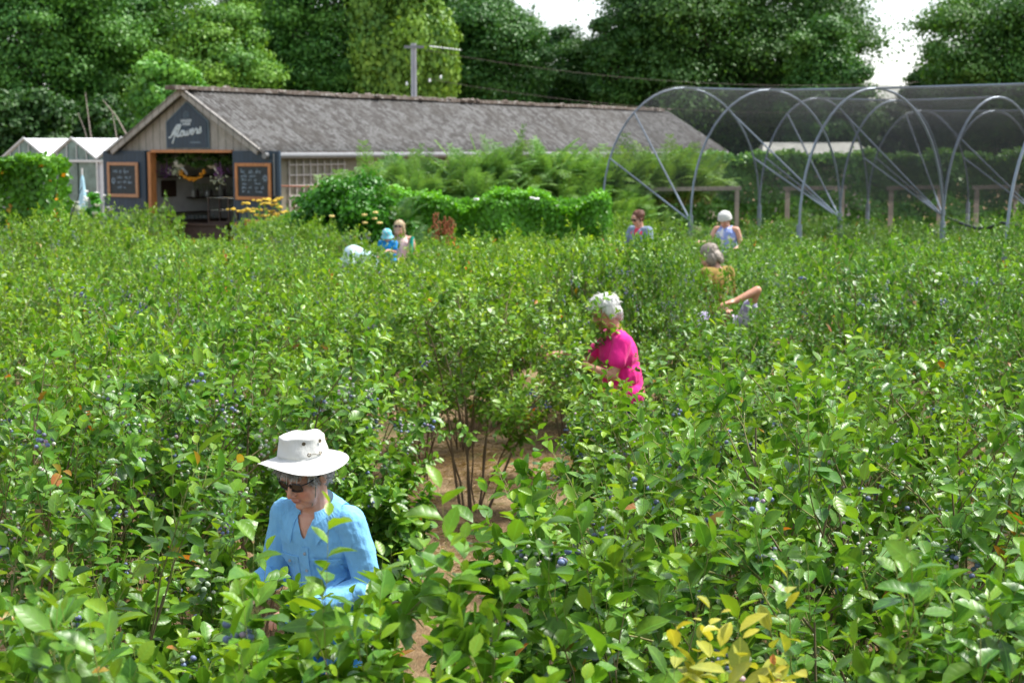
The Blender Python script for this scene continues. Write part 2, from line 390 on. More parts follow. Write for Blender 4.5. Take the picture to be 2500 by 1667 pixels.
# ---------------------------------------------------------------- flower shop barn
def planks_mat(name, c, per=6.0, rough=.8, wear=.35, axis=0):
    m, nt, b = new_mat(name)
    tc = N(nt, "ShaderNodeTexCoord"); sx = N(nt, "ShaderNodeSeparateXYZ"); nt.links.new(tc.outputs['Object'], sx.inputs[0])
    px_ = mth(nt, 'MULTIPLY', sx.outputs[axis], per); fr = mth(nt, 'FRACT', px_)
    gap = mth(nt, 'LESS_THAN', fr, .07); wn = N(nt, "ShaderNodeTexWhiteNoise", noise_dimensions='1D'); nt.links.new(mth(nt,'FLOOR',px_), wn.inputs["W"])
    n = noise(nt, 9, 6, .65, stretch=(3,3,.35)); st = noise(nt, 2.2, 5, .6)
    base = ramp(nt, n, [(.25, tuple(x*(1-wear) for x in c)), (.75, tuple(min(1,x*(1+wear)) for x in c))])
    base = mixc(nt, mth(nt,'MULTIPLY',wn.outputs[0],.35), base, tuple(x*.55 for x in c))
    base = mixc(nt, ramp(nt, st, [(.5,0),(.75,.55)]), base, tuple(x*y for x,y in zip(c,(.5,.55,.42))))
    base = mixc(nt, gap, base, tuple(x*.25 for x in c))
    nt.links.new(base, b.inputs["Base Color"]); b.inputs["Roughness"].default_value = rough; bump(nt, b, n, .35, .01); return m
def roof_mat():
    m, nt, b = new_mat("weathered_cement_sheet")
    n1 = noise(nt, 1.1, 7, .68); n2 = noise(nt, 5.0, 6, .7, stretch=(.6,1.6,1)); n3 = noise(nt, 24, 4, .65)
    c = ramp(nt, n3, [(.3,(.08,.08,.078)),(.7,(.20,.198,.193))])
    c = mixc(nt, ramp(nt, n2, [(.47,0),(.55,.9)]), c, (.045,.040,.036))
    c = mixc(nt, ramp(nt, n1, [(.46,0),(.60,.6)]), c, (.06,.054,.047))
    c = mixc(nt, ramp(nt, n3, [(.66,0),(.74,.8)]), c, (.50,.51,.48))
    nt.links.new(c, b.inputs["Base Color"]); b.inputs["Roughness"].default_value = .9; bump(nt, b, n3, .5, .02); return m
def moss_mat():
    m, nt, b = new_mat("mossy_ridge")
    n3 = noise(nt, 9, 5, .7)
    nt.links.new(ramp(nt, n3, [(.32,(.08,.06,.048)),(.5,(.13,.10,.078)),(.60,(.22,.20,.18)),(.68,(.55,.54,.50))]), b.inputs["Base Color"])
    b.inputs["Roughness"].default_value = .95; bump(nt, b, n3, .8, .03); return m
def block_mat():
    m, nt, b = new_mat("rendered_block_wall")
    br = N(nt, "ShaderNodeTexBrick"); tc = N(nt, "ShaderNodeTexCoord"); mp = N(nt, "ShaderNodeMapping"); mp.inputs["Rotation"].default_value = (PI/2, 0, PI/2)
    nt.links.new(tc.outputs['Object'], mp.inputs[0]); nt.links.new(mp.outputs[0], br.inputs[0])
    br.inputs["Scale"].default_value = 1.0; br.inputs["Brick Width"].default_value = .44; br.inputs["Row Height"].default_value = .215; br.inputs["Mortar Size"].default_value = .008
    br.inputs["Color1"].default_value = (.40,.35,.25,1); br.inputs["Color2"].default_value = (.33,.29,.20,1); br.inputs["Mortar"].default_value = (.22,.2,.15,1)
    n = noise(nt, 3, 6, .7)
    nt.links.new(mixc(nt, ramp(nt,n,[(.45,0),(.7,.6)]), br.outputs[0], (.20,.18,.12)), b.inputs["Base Color"]); b.inputs["Roughness"].default_value = .9; bump(nt,b,n,.3,.01); return m
M['grey_boards'] = planks_mat("weathered_boards", (.34,.32,.29), 4.2)
M['navy'] = planks_mat("navy_painted_boards", (.020,.045,.075), 7, .55, .15)
M['orange_wood'] = simple("orange_stained_wood", (.42,.17,.055), .5, .3, 20, stretch=(1,1,.2))
M['brown_frame'] = simple("varnished_pine_frame", (.40,.20,.10), .45, .3, 24)
M['white_paint'] = simple("white_paint", (.78,.78,.76), .5, .06, 4)
M['inner_wall'] = simple("off_white_plaster", (.62,.60,.57), .8, .12, 3)
M['dark_wood'] = simple("dark_stained_wood", (.055,.03,.02), .5, .35, 10)
M['slate_board'] = simple("chalkboard_slate", (.012,.022,.028), .6, .4, 7, bmp=0)
M['chalk'] = simple("chalk_marks", (.33,.42,.50), .9, .25, 60, bmp=0)
M['lettering'] = simple("pale_painted_lettering", (.55,.62,.66), .6, .05, 30, bmp=0)
M['lettering_dim'] = simple("faded_lettering", (.12,.17,.21), .6, .05, 30, bmp=0)
M['metal_grey'] = simple("grey_gutter_metal", (.17,.175,.18), .45, .12, 6)
M['trellis_wood'] = simple("grey_trellis_wood", (.46,.42,.39), .8, .2, 30)
M['rust'] = simple("rusty_bar", (.20,.075,.04), .8, .35, 25)
M['roof'] = roof_mat(); M['moss'] = moss_mat(); M['block'] = block_mat()
M['concrete'] = simple("concrete_floor", (.12,.11,.10), .85, .2, 5)
BX, BY, BRZ = -7.78, 38.0, -R(32.4)
barn = thing("flower_shop_barn", "long low grey-roofed barn with open front selling flowers", "barn", (BX,BY,0), BRZ)
HW, EZ, AZ, BL = 2.33, 2.68, 4.08, 25.2
# front gable boards above the opening, posts
gb = MB().prism([(-HW,EZ-.02),(HW,EZ-.02),(0,AZ-.03)], -.02, .10); gb.build("gable_boarding", M['grey_boards'], barn)
p_ = MB()
p_.box((-1.40,.05,EZ/2-.02),(.16,.14,EZ-.05)); p_.box((1.57,.05,EZ/2-.02),(.13,.14,EZ-.05)); p_.box((-2.1,.06,EZ/2-.02),(1.2,.1,EZ-.05)); p_.box((2.06,.06,EZ/2-.02),(.82,.1,EZ-.05))
p_.build("front_wall", M['grey_boards'], barn)
f_ = MB(); f_.box((-1.265,.0,1.32),(.10,.2,2.62)); f_.box((.115,0,2.65),(2.66,.2,.07)); f_.build("door_frame", M['orange_wood'], barn, bevel=.008)
for cx in (-2.1, 2.22):
    d = MB().box((cx,-.10,1.38),(1.46 if cx<0 else 1.44,.06,2.56)).build("sliding_door", M['navy'], barn, bevel=.006)
    MB().box((cx+(.6 if cx<0 else -.6),-.15,1.15),(.05,.05,.22)).build("handle", M['dark_wood'], d)
MB().tube([(2.80,-.15,2.6),(2.80,-.15,1.62)], .022, 8).build("downpipe", M['metal_grey'], barn, True)
sw = MB(); sw.box((HW-.06,BL/2+.12,EZ/2-.03),(.18,BL-.3,EZ-.06)); sw.box((-HW+.06,BL/2+.12,EZ/2-.03),(.18,BL-.3,EZ-.06)); sw.prism([(-HW,0),(HW,0),(HW,EZ),(0,AZ-.03),(-HW,EZ)], BL-.05, BL+.1)
sw.build("block_wall", M['block'], barn)
for yy in (4.1, 8.9, 13.5, 18): MB().box((HW+.06,yy,EZ/2-.05),(.08,.42,EZ-.1)).build("pilaster", M['block'], barn)
def roof_sheet(sgn):
    nper = int((BL+.5)/.15); nyy = nper*6; ys = np.linspace(-.28, BL+.25, nyy); ss = np.array([0,.25,.5,.75,1.0])
    co = []; run = HW+.2; slope = (AZ-EZ)/HW; ln = math.hypot(1,slope); nx_, nz_ = slope/ln, 1/ln
    rng = np.random.default_rng(3 if sgn>0 else 4)
    for th in (0,.02):
        for s in ss:
            wv = .026*np.sin(ys*2*PI/.15) + th + .008*np.sin(ys*.7+s*2)
            co.append(np.stack([sgn*(s*run + nx_*wv), ys, AZ + .02 - s*run*slope + nz_*wv],1))
    a = np.stack(co); n = nyy; k = len(ss); lp=[]
    i = np.arange(k-1)[:,None]*n; j = np.arange(n-1)[None]
    for lay, fl in ((0,True),(1,False)):
        b0 = lay*k*n; q = np.stack([b0+i+j, b0+i+j+1, b0+i+n+j+1, b0+i+n+j],-1).reshape(-1,4)
        if (fl) == (sgn > 0): q = q
        lp.append(q[:,::-1] if (sgn > 0) == (lay == 1) else q)
    e = np.arange(n-1); b0=(k-1)*n; lp.append(np.stack([b0+e, b0+e+1, b0+k*n+e+1, b0+k*n+e],-1))
    lp = np.concatenate(lp)
    return np_mesh("roof", a.reshape(-1,3), lp.ravel(), np.arange(0,lp.size,4))
rf = mobj("roof", roof_sheet(1), M['roof'], barn); mobj("roof", roof_sheet(-1), M['roof'], barn)
rc = MB(); rr_ = random.Random(5)
for i in range(26): rc.box((0, -.1+i*.98, AZ+.065+rr_.uniform(-.012,.012)), (.34,.99,.10))
for i in range(110): rc.ell((rr_.uniform(-.22,.22), rr_.uniform(-.2,BL), AZ+.09+rr_.uniform(-.05,.03)), (rr_.uniform(.04,.11), rr_.uniform(.06,.2), rr_.uniform(.03,.06)), nu=8, nv=5)
rc.build("ridge_cap", M['moss'], rf, bevel=.02)
bgd = MB()
for s in (-1,1): bgd.bar((s*(HW+.08),-.24,EZ-.04),(0,-.24,AZ+.0), .05, .16)
bgd.build("bargeboard", M['grey_boards'], barn)
MB().tube([(HW+.26,-.25,EZ-.13),(HW+.26,BL,EZ-.13)], .075, 10).build("gutter", M['metal_grey'], barn, True)
MB().box((HW+.13,BL/2,EZ-.10),(.05,BL,.14)).build("fascia", M['dark_wood'], barn)
MB().box((0,3.4,.03),(4.6,6.6,.06)).build("shop_floor", M['concrete'], barn)
iw = MB(); iw.box((0,5.2,1.3),(4.1,.1,2.5)); iw.box((-2.12,2.6,1.3),(.08,5.0,2.5)); iw.box((2.12,2.6,1.3),(.08,5.0,2.6)); iw.build("inner_wall", M['inner_wall'], barn)
sh = MB()
for z,y0,y1 in ((2.0,1.0,3.7),(1.45,2.0,3.6),(1.08,1.0,2.6)): sh.box((-1.94,(y0+y1)/2,z),(.3,y1-y0,.035))
sh.box((-2.06,1.35,1.70),(.06,.5,.42)); sh.build("wall_shelf", M['dark_wood'], barn)
def barn_pt(x,y,z): return Matrix.Translation((BX,BY,0)) @ Matrix.Rotation(BRZ,4,'Z') @ Vector((x,y,z))
def inbarn(name, label, cat, x, y, z, group=None): return thing(name, label, cat, barn_pt(x,y,z), BRZ, group)
# chalkboards, each on a door
def scribble(rng, x0, x1, z, h, y):
    mb = MB(); x = x0
    while x < x1:
        wd = min(rng.uniform(.10,.22), x1-x); n = int(wd/.014); pts = []
        for i in range(n): pts.append((x+i*.014+rng.uniform(-.004,.004), y, z + (h*.5 if i%2 else -h*.5)*rng.uniform(.5,1.0) + (h*.5 if rng.random()<.2 else 0)))
        if len(pts) > 2: mb.tube(pts, .0055, 5)
        x += wd + rng.uniform(.03,.06)
    return mb
def chalkboard(x, wdt, label, rows, emb, fm, seed):
    t = inbarn("chalkboard", label, "chalkboard", x, -.16, 1.95, "chalkboards on the navy doors")
    w2, h2 = wdt/2, .43
    MB().box((0,.0,0),(wdt-.12,.02,2*h2-.12)).build("board", M['slate_board'], t)
    fr = MB(); fr.box((-w2+.04,-.012,0),(.08,.05,2*h2)); fr.box((w2-.04,-.012,0),(.08,.05,2*h2)); fr.box((0,-.012,h2-.04),(wdt-.16,.05,.08)); fr.box((0,-.012,-h2+.04),(wdt-.16,.05,.08))
    fr.build("frame", M[fm], t, bevel=.006)
    rng = np.random.default_rng(seed); tx = MB()
    for (a,b_,z,h) in rows:
        q = scribble(rng, a, b_, z, h, -.014); tx.add(q.v, q.f)
    for k in range(7):
        an = k*2*PI/7; tx.tube([(emb[0]+.085*math.cos(an+i*.55)*(1 if i%2 else .35), -.014, emb[1]+.085*math.sin(an+i*.55)*(1 if i%2 else .35)) for i in range(4)], .0055, 5)
    tx.build("chalk_writing", M['chalk'], t); return t
chalkboard(-2.1, 1.06, "square chalkboard with paler brown frame on the navy door beside the glasshouse", [(-.33,-.02,.20,.10),(.02,.22,.19,.10),(-.20,.30,.05,.07),(-.20,.33,-.07,.06),(-.20,.12,-.20,.07)], (-.33,-.03), 'brown_frame', 1)
chalkboard(2.17, 1.10, "square chalkboard with orange frame crowded with writing beside the trellis", [(-.38,-.18,.22,.09),(-.14,.02,.21,.08),(.08,.34,.22,.09),(-.38,.1,.12,.06),(-.36,.2,.03,.06),(-.34,-.1,-.06,.06),(.06,.34,-.05,.05),(-.36,0,-.15,.06),(.05,.42,-.15,.06),(-.34,-.1,-.24,.06),(.08,.3,-.24,.05)], (.37,.08), 'orange_wood', 2)
# gable sign
sg = inbarn("shop_sign", "navy house-shaped sign reading Flowers on the barn gable", "sign", 0.0, -.06, 3.16)
w2 = .66; pol = [(-w2,-.42),(w2,-.42),(w2,.18),(0,.64),(-w2,.18)]
MB().prism([(x*1.06,z*1.06+.005) for x,z in pol], -.0, .035).build("border", M['lettering_dim'], sg)
MB().prism(pol, -.02, -.001).build("panel", M['navy'], sg)
def strokes(name, segs, r, s, mat, par, ox=0, oz=0, shear=.28):
    mb = MB()
    for pts in segs:
        # smooth by Catmull-Rom
        q = [pts[0]]+list(pts)+[pts[-1]]; out = []
        for i in range(1,len(q)-2):
            for t in (0,.25,.5,.75):
                p0,p1,p2,p3 = [np.array(q[i+d]) for d in (-1,0,1,2)]
                out.append(.5*((2*p1)+(p2-p0)*t+(2*p0-5*p1+4*p2-p3)*t*t+(3*p1-p0-3*p2+p3)*t**3))
        out.append(np.array(q[-2]))
        mb.tube([(ox+(x+shear*z)*s, -.022, oz+z*s+(x+shear*z)*s*.12) for x,z in out], r, 6)
    mb.build(name, mat, par, True)
fl = [[(-.1,.15),(.0,.05),(.2,.15),(.5,.75),(.85,1.15),(1.05,1.05),(.9,.8),(.55,.45),(.35,.25)], [(.75,1.0),(.7,.4),(.6,-.2),(.5,-.55)], [(.4,.35),(.75,.42),(.95,.35)],
      [(.85,.1),(1.15,.6),(1.3,1.05),(1.2,1.15),(1.1,.8),(1.05,.3),(1.1,.02),(1.25,.03),(1.4,.25)],
      [(1.4,.25),(1.55,.5),(1.75,.5),(1.85,.25),(1.7,.02),(1.5,.05),(1.45,.25),(1.6,.45),(2.0,.42)],
      [(2.0,.45),(2.0,.15),(2.1,.0),(2.25,.1),(2.35,.45),(2.33,.1),(2.45,.0),(2.62,.15),(2.66,.48),(2.85,.38)],
      [(2.8,.22),(3.05,.3),(3.1,.48),(2.95,.52),(2.85,.25),(2.95,.02),(3.15,.05),(3.35,.35)],
      [(3.35,.35),(3.5,.55),(3.52,.4),(3.7,.42),(3.66,.1),(3.78,.02),(3.95,.3)],
      [(3.95,.3),(4.1,.6),(4.15,.3),(4.2,.1),(4.05,0),(3.9,.08)]]
strokes("lettering", fl, .021, .245, M['lettering'], sg, -.56, -.20, .22)
fd = bpy.data.curves.new("farm_text", 'FONT')
def text_mesh(body, size, bold=.0):
    cu = bpy.data.curves.new("text", 'FONT'); cu.body = body; cu.size = size; cu.align_x = 'CENTER'; cu.align_y = 'CENTER'; cu.extrude = .003; cu.offset = bold
    tmp = bpy.data.objects.new("text", cu); C.objects.link(tmp); dg = bpy.context.evaluated_depsgraph_get(); dg.update()
    me = bpy.data.meshes.new_from_object(tmp.evaluated_get(dg)); bpy.data.objects.remove(tmp); return me
for bd, z, s in (("FARM", .135, .10),):
    o = mobj("small_lettering", text_mesh(bd, s, .002), M['lettering'], sg); o.location = (0,-.024,z); o.rotation_euler = (PI/2,0,0)
hz = MB(); xx = -.17
rz_ = random.Random(2)
while xx < .17: hz.box((xx,-.022,.215),(.016,.004,.075*rz_.uniform(.6,1))); hz.box((xx+.012,-.022,.215+rz_.choice([-.03,0,.03])),(.022,.004,.012)); xx += .036
hz.build("small_lettering", M['lettering'], sg)
em = MB()
for k in range(3): em.tube([((.03+.028*k)*math.cos(t), -.022, .345+(.03+.028*k)*1.15*math.sin(t)) for t in [PI*1.25-PI*1.5*i/10 for i in range(11)]], .007, 5)
em.box((0,-.022,.315),(.016,.004,.09)); em.build("emblem", M['lettering_dim'], sg)
MB().box((.28,-.022,-.30),(.34,.004,.035)).build("small_line", M['lettering_dim'], sg)
# inside the shop
for x,y in ((-.95,.65),(.08,.7)):
    t = inbarn("pendant_lamp", "white round lamp over the shop counter, nearer the paler chalkboard" if x<-.5 else "white round lamp over the shop counter, nearer the orange-framed chalkboard", "lamp", x, y, 2.38, "lamps hanging in the shop")
    MB().ell((0,0,0),(.16,.16,.15)).build("globe", M['white_paint'], t, True); MB().bar((.02,0,-.08),(.24,0,-.30),.045,.045).build("arm", M['white_paint'], t); MB().tube([(0,0,.14),(0,0,1.0)],.008,6).build("cord", M['dark_wood'], t)
M['marigold'] = simple("marigold_petals", (.62,.27,.012), .8, .3, 60); M['purple'] = simple("dried_purple_flowers", (.17,.07,.20), .9, .4, 40); M['palegreen'] = simple("pale_dried_flowers", (.42,.46,.32), .9, .3, 40)
rr_ = random.Random(8); gm = MB()
for i in range(70):
    t_ = rr_.uniform(-1,1); gm.ell((t_*.42, rr_.uniform(-.05,.05), -.20+.22*t_*t_+rr_.uniform(-.045,.045)), (.035,.035,.025), nu=7, nv=4)
tag(gm.build("marigold_garland", M['marigold'], None, True), "orange marigold garland hanging in the shop doorway", "garland").matrix_world = Matrix.Translation(barn_pt(-.40,.5,2.16)) @ Matrix.Rotation(BRZ,4,'Z')
for x, mk, lab in ((-1.35,'purple',"bunch of dried purple flowers hung under the shop ceiling, by the door post"),(.42,'purple',"bunch of dried purple flowers hung near the marigold garland's end"),(-1.0,'palegreen',"bunch of pale dried flowers hung between the lamps and shelf"),(.44,'palegreen',"bunch of pale dried flowers hung lowest beside the open doorway")):
    b_ = MB()
    for i in range(40): b_.ell((rr_.gauss(0,.10), rr_.gauss(0,.07), rr_.gauss(0,.07)), (.03,.03,.03), nu=6, nv=4)
    for i in range(8): b_.tube([(rr_.uniform(-.05,.05),0,.05),(0,0,.3)], .006, 4)
    o = tag(b_.build("flower_bunch", M[mk], None, True), lab, "dried flowers", "dried flowers in the shop"); o.matrix_world = Matrix.Translation(barn_pt(x,.6,1.98 if mk=='palegreen' and x>0 else 2.15)) @ Matrix.Rotation(BRZ,4,'Z')
ct = inbarn("shop_counter", "dark wooden counter standing across the shop doorway", "counter", -.55, .85, 0)
MB().box((0,0,.86),(2.3,.6,.06)).build("top", M['dark_wood'], ct, bevel=.01); MB().box((0,.05,.42),(2.1,.5,.82)).build("base", M['dark_wood'], ct)
M['glass'] = new_mat("shop_glass")[0]; gb_ = M['glass'].node_tree.nodes["Principled BSDF"]; gb_.inputs["Base Color"].default_value = (.75,.85,.86,1); gb_.inputs["Roughness"].default_value = .05; gb_.inputs["Transmission Weight"].default_value = .85; gb_.inputs["Alpha"].default_value = .55
dc = inbarn("display_case", "glass display case with dark frame on the shop counter", "display case", .30, .85, .9)
fr = MB()
for x in (-.33,.33):
    for y in (-.2,.2): fr.box((x,y,.3),(.03,.03,.6))
fr.box((0,0,.02),(.7,.44,.04)); fr.build("frame", M['dark_wood'], dc); MB().box((0,0,.62),(.70,.46,.03)).build("top", M['glass'], dc); MB().box((0,0,.32),(.60,.34,.02)).build("shelf", M['glass'], dc)
for i in range(11):
    t = tag(MB().lathe([(.002,0),(.03,.0),(.034,.1),(.03,.1),(.027,.012),(.002,.012)], (0,0,0), 10).build("drinking_glass", M['glass'], None, True), "drinking glass in the row on the shop's back counter", "glass", "glasses in a row on the back counter"); t.location = barn_pt(-1.85, 1.35+i*.14, .9)
bc = inbarn("back_counter", "dark back counter carrying a row of glasses inside the shop", "counter", -1.87, 2.1, 0)
MB().box((0,0,.87),(.5,2.0,.05)).build("top", M['dark_wood'], bc); MB().box((-.03,0,.42),(.42,1.9,.84)).build("base", M['dark_wood'], bc)
rr_ = random.Random(3)
for i in range(9):
    h = rr_.uniform(.16,.30); r = rr_.uniform(.03,.055)
    o = tag(MB().lathe([(.002,0),(r,0),(r,h*.7),(r*.5,h*.8),(r*.5,h),(.002,h)], n=10).build("jar", M[['white_paint','dark_wood','glass'][i%3]], None, True), ["white jar standing on the lit shop shelf","dark bottle standing on the lit shop shelf","clear bottle standing on the lit shop shelf"][i%3], "jar", ["white jars on the shop shelf","dark bottles on the shop shelf","clear bottles on the shop shelf"][i%3]); o.location = barn_pt(-1.93, 2.1+i*.17, 1.47)
o = mobj("wooden_letters", text_mesh("family", .42, .004), M['palegreen']); o.matrix_world = Matrix.Translation(barn_pt(-2.065,2.75,1.74)) @ Matrix.Rotation(BRZ+PI/2,4,'Z') @ Matrix.Rotation(PI/2,4,'X'); tag(o, "big pale letters spelling a word on the shop's back wall", "letters")
# trellises and rusty rail on the side wall
for (y0,y1,z0,z1,lab) in ((.85,2.95,.5,2.45,"grey square trellis on the barn side wall beside the navy door"),(6.5,8.3,1.2,2.45,"grey square trellis half hidden by bracken on the barn side wall")):
    t = inbarn("trellis", lab, "trellis", HW+.04, (y0+y1)/2, z0, "trellises on the barn wall"); tb_ = MB(); n = 9; L_ = y1-y0; H_ = z1-z0
    for i in range(n): tb_.box((0.03,-L_/2+L_*i/(n-1),H_/2),(.018,.03,H_))
    for i in range(8): tb_.box((.052,0,H_*(i+.5)/8),(.018,L_+.06,.03))
    tb_.build("lattice", M['trellis_wood'], t)
t = inbarn("plant_support", "rusty rail and stakes in front of the trellis", "plant support", HW+.35, 1.2, 0); q = MB(); q.tube([(0,-1.2,1.85),(0,1.3,1.78)], .022, 6); q.build("rail", M['rust'], t)
for yy in (-.55,.75): MB().tube([(0.02,yy,0),(0.02,yy,1.45)], .022, 6).build("stake", M['rust'], t)
# ---------------------------------------------------------------- glasshouse left of the barn
M['gh_roof'] = simple("whitewashed_glass_roof", (.80,.82,.84), .35, .05, 2, bmp=0); M['gh_glass'] = simple("greenish_glass", (.16,.24,.22), .12, .35, 3, bmp=0); M['gh_white'] = simple("white_panel", (.70,.72,.75), .5, .06, 2)
M['alu'] = simple("aluminium_bar", (.55,.57,.58), .4, .1, 8, metal=.6)
ghp = at(165, 330, 46); gh = thing("glasshouse", "white-roofed glasshouse with zigzag gables left of the barn", "glasshouse", (ghp.x,46,0), BRZ)
pw = 2.05
for i in range(-1,3):
    x0 = (i-.5)*pw
    for s in (-1,1):
        MB().add([(x0+pw/2,0,3.02),(x0+pw/2,14,3.02),(x0+pw/2+s*pw/2,14,2.42),(x0+pw/2+s*pw/2,0,2.42),(x0+pw/2,0,2.99),(x0+pw/2,14,2.99),(x0+pw/2+s*pw/2,14,2.39),(x0+pw/2+s*pw/2,0,2.39)],[(0,1,2,3),(7,6,5,4),(0,3,7,4),(2,1,5,6)]).build("roof_pane", M['gh_roof'], gh)
    MB().prism([(x0+.02,2.36),(x0+pw-.02,2.36),(x0+pw/2,2.97)], .02, .06).build("gable_glass", M['gh_glass'], gh)
    br = MB()
    for s in (-1,1): br.bar((x0+pw/2,-.02,3.03),(x0+pw/2+s*pw/2,-.02,2.43),.04,.05)
    for k in range(1,5): br.box((x0+pw*k/5,-.01,2.36+.3*(1-abs(2*k/5-1))),(.025,.03,.6*(1-abs(2*k/5-1))))
    br.box((x0+pw/2,-.02,2.36),(pw,.06,.07)); br.build("glazing_bar", M['alu'], gh)
    MB().box((x0+pw*.3,.05,1.18),(pw*.56,.05,2.28)).build("wall_panel", M['gh_white' if i == 1 or i == -1 else 'gh_glass'], gh)
    MB().box((x0+pw*.81,.06,1.18),(pw*.40,.05,2.28)).build("door", M['gh_glass'], gh)
    MB().box((x0+.02,0,1.18),(.06,.08,2.32)).build("post", M['alu'], gh)
def small(name, label, cat, mb, mat, loc, rz=0, smooth=True):
    o = mb.build(name, mat, None, smooth); tag(o, label, cat); o.location = loc; o.rotation_euler = (0,0,rz); return o
M['pale_blue'] = simple("pale_blue_canvas", (.40,.66,.78), .8, .2, 30)
pp = at(190,440,42); par = thing("parasol", "closed pale blue parasol in front of the glasshouse", "parasol", (pp.x,42,0)); MB().lathe([(.01,2.05),(.05,1.9),(.10,1.4),(.17,.7),(.14,.66),(.02,.9)], n=14, wob=lambda p,r,a: p*1 if r<.04 else Vector((p.x*(1+.18*math.sin(7*a)),p.y*(1+.18*math.sin(7*a)),p.z))).build("canopy", M['pale_blue'], par, True); MB().tube([(0,0,0),(0,0,2.2)],.02,8).build("pole", M['white_paint'], par, True)
# ---------------------------------------------------------------- utility pole
M['pole'] = simple("weathered_pole", (.27,.27,.29), .85, .25, 8, stretch=(1,1,.1))
pp = at(950,100,50); up = thing("utility_pole", "grey wooden utility pole rising behind the barn roof", "utility pole", (pp.x,50,0))
MB().tube([(0,0,0),(0,0,pp.z)], [.10,.085], 12).build("post", M['pole'], up, True); MB().box((.02,-.14,pp.z-.12),(.62,.07,.08)).build("crossarm", M['metal_grey'], up)
MB().box((.62,0,pp.z-3.42),(.5,.3,.22)).build("transformer_box", M['metal_grey'], up)
q = MB()
for i in range(10): q.lathe([(.01,-.02),(.030,-.01),(.030,.01),(.01,.02)], (.55+i*.10,-.14,pp.z-.10-i*.012), 8)
q.tube([(.5,-.14,pp.z-.095),(1.5,-.14,pp.z-.22)], .012, 5); q.build("insulator", M['white_paint'], up, True)
for s,z in ((-.22,-1.25),(.5,-1.15),(.85,-1.05)): MB().lathe([(.01,-.06),(.035,-.03),(.035,.03),(.01,.06)], (s,0,pp.z+z), 8).build("insulator", M['white_paint'], up, True)
q = MB()
for y_,z_ in ((-.14,-.22),(-.2,-1.1)): q.tube([(.4+t*16, y_+t*2, pp.z+z_-t*.9-1.6*t*(1-t)*1.2) for t in np.linspace(0,1,14)], .005, 5)
q.build("wire", M['dark_wood'], up)
# ---------------------------------------------------------------- low pale shed behind the tunnels
sp = at(1750,340,62); sd = thing("low_shed", "low pale-roofed shed far behind the net tunnels", "shed", (sp.x,62,0), -.05)
MB().add([(0,0,2.42),(4.4,0,2.42),(4.1,2.2,2.98),(.3,2.2,2.98),(0,0,2.36),(4.4,0,2.36),(4.4,4.4,2.36),(0,4.4,2.36),(0,4.4,2.42),(4.4,4.4,2.42)],[(0,1,2,3),(4,7,6,5),(0,4,5,1),(2,9,8,3),(1,5,6,9,2),(0,3,8,7,4)]).build("roof", simple("pale_sheet_roof", (.55,.55,.50), .8, .15, 2), sd); MB().box((2.2,2.2,1.18),(4.0,4.0,2.36)).build("wall", M['grey_boards'], sd)
# ---------------------------------------------------------------- net tunnels
M['galv'] = simple("galvanised_tube", (.22,.265,.32), .42, .12, 10, metal=.35)
m, nt, b = new_mat("black_mesh_net"); b.inputs["Base Color"].default_value = (.030,.032,.033,1); b.inputs["Roughness"].default_value = .8
tp = N(nt, "ShaderNodeBsdfTransparent"); mx = N(nt, "ShaderNodeMixShader"); nn = noise(nt, .8, 3)
nt.links.new(ramp(nt, nn, [(.3,(.24,.24,.24)),(.7,(.34,.34,.34))]), mx.inputs[0]); nt.links.new(tp.outputs[0], mx.inputs[1]); nt.links.new(b.outputs[0], mx.inputs[2]); nt.links.new(mx.outputs[0], nt.nodes["Material Output"].inputs["Surface"])
M['net'] = m
def ft(px, d): return Vector(((px-1250)/FPX*d, d, 0))
FOOT = [[ft(1470,34.5), ft(1685,30.7), ft(1950,26.8), ft(2456,21.5)], [ft(1852,36), ft(2049,32), ft(2300,27.8), ft(2800,22.5)], [ft(2116,37), ft(2300,33), ft(2545,28.8)], [ft(2360,38), ft(2530,34), ft(2760,29.8)]]
APEX = [[4.05,3.86,3.74,3.62],[3.86,3.69,3.62],[3.6,3.5,3.45]]; ZS = 1.3
def arch(A, B, za, n=25, t0=0, t1=PI):
    return [A*(.5+.5*math.cos(t)) + B*(.5-.5*math.cos(t)) + Vector((0,0,ZS+(za-ZS)*math.sin(t)**.92)) for t in np.linspace(t0,t1,n)]
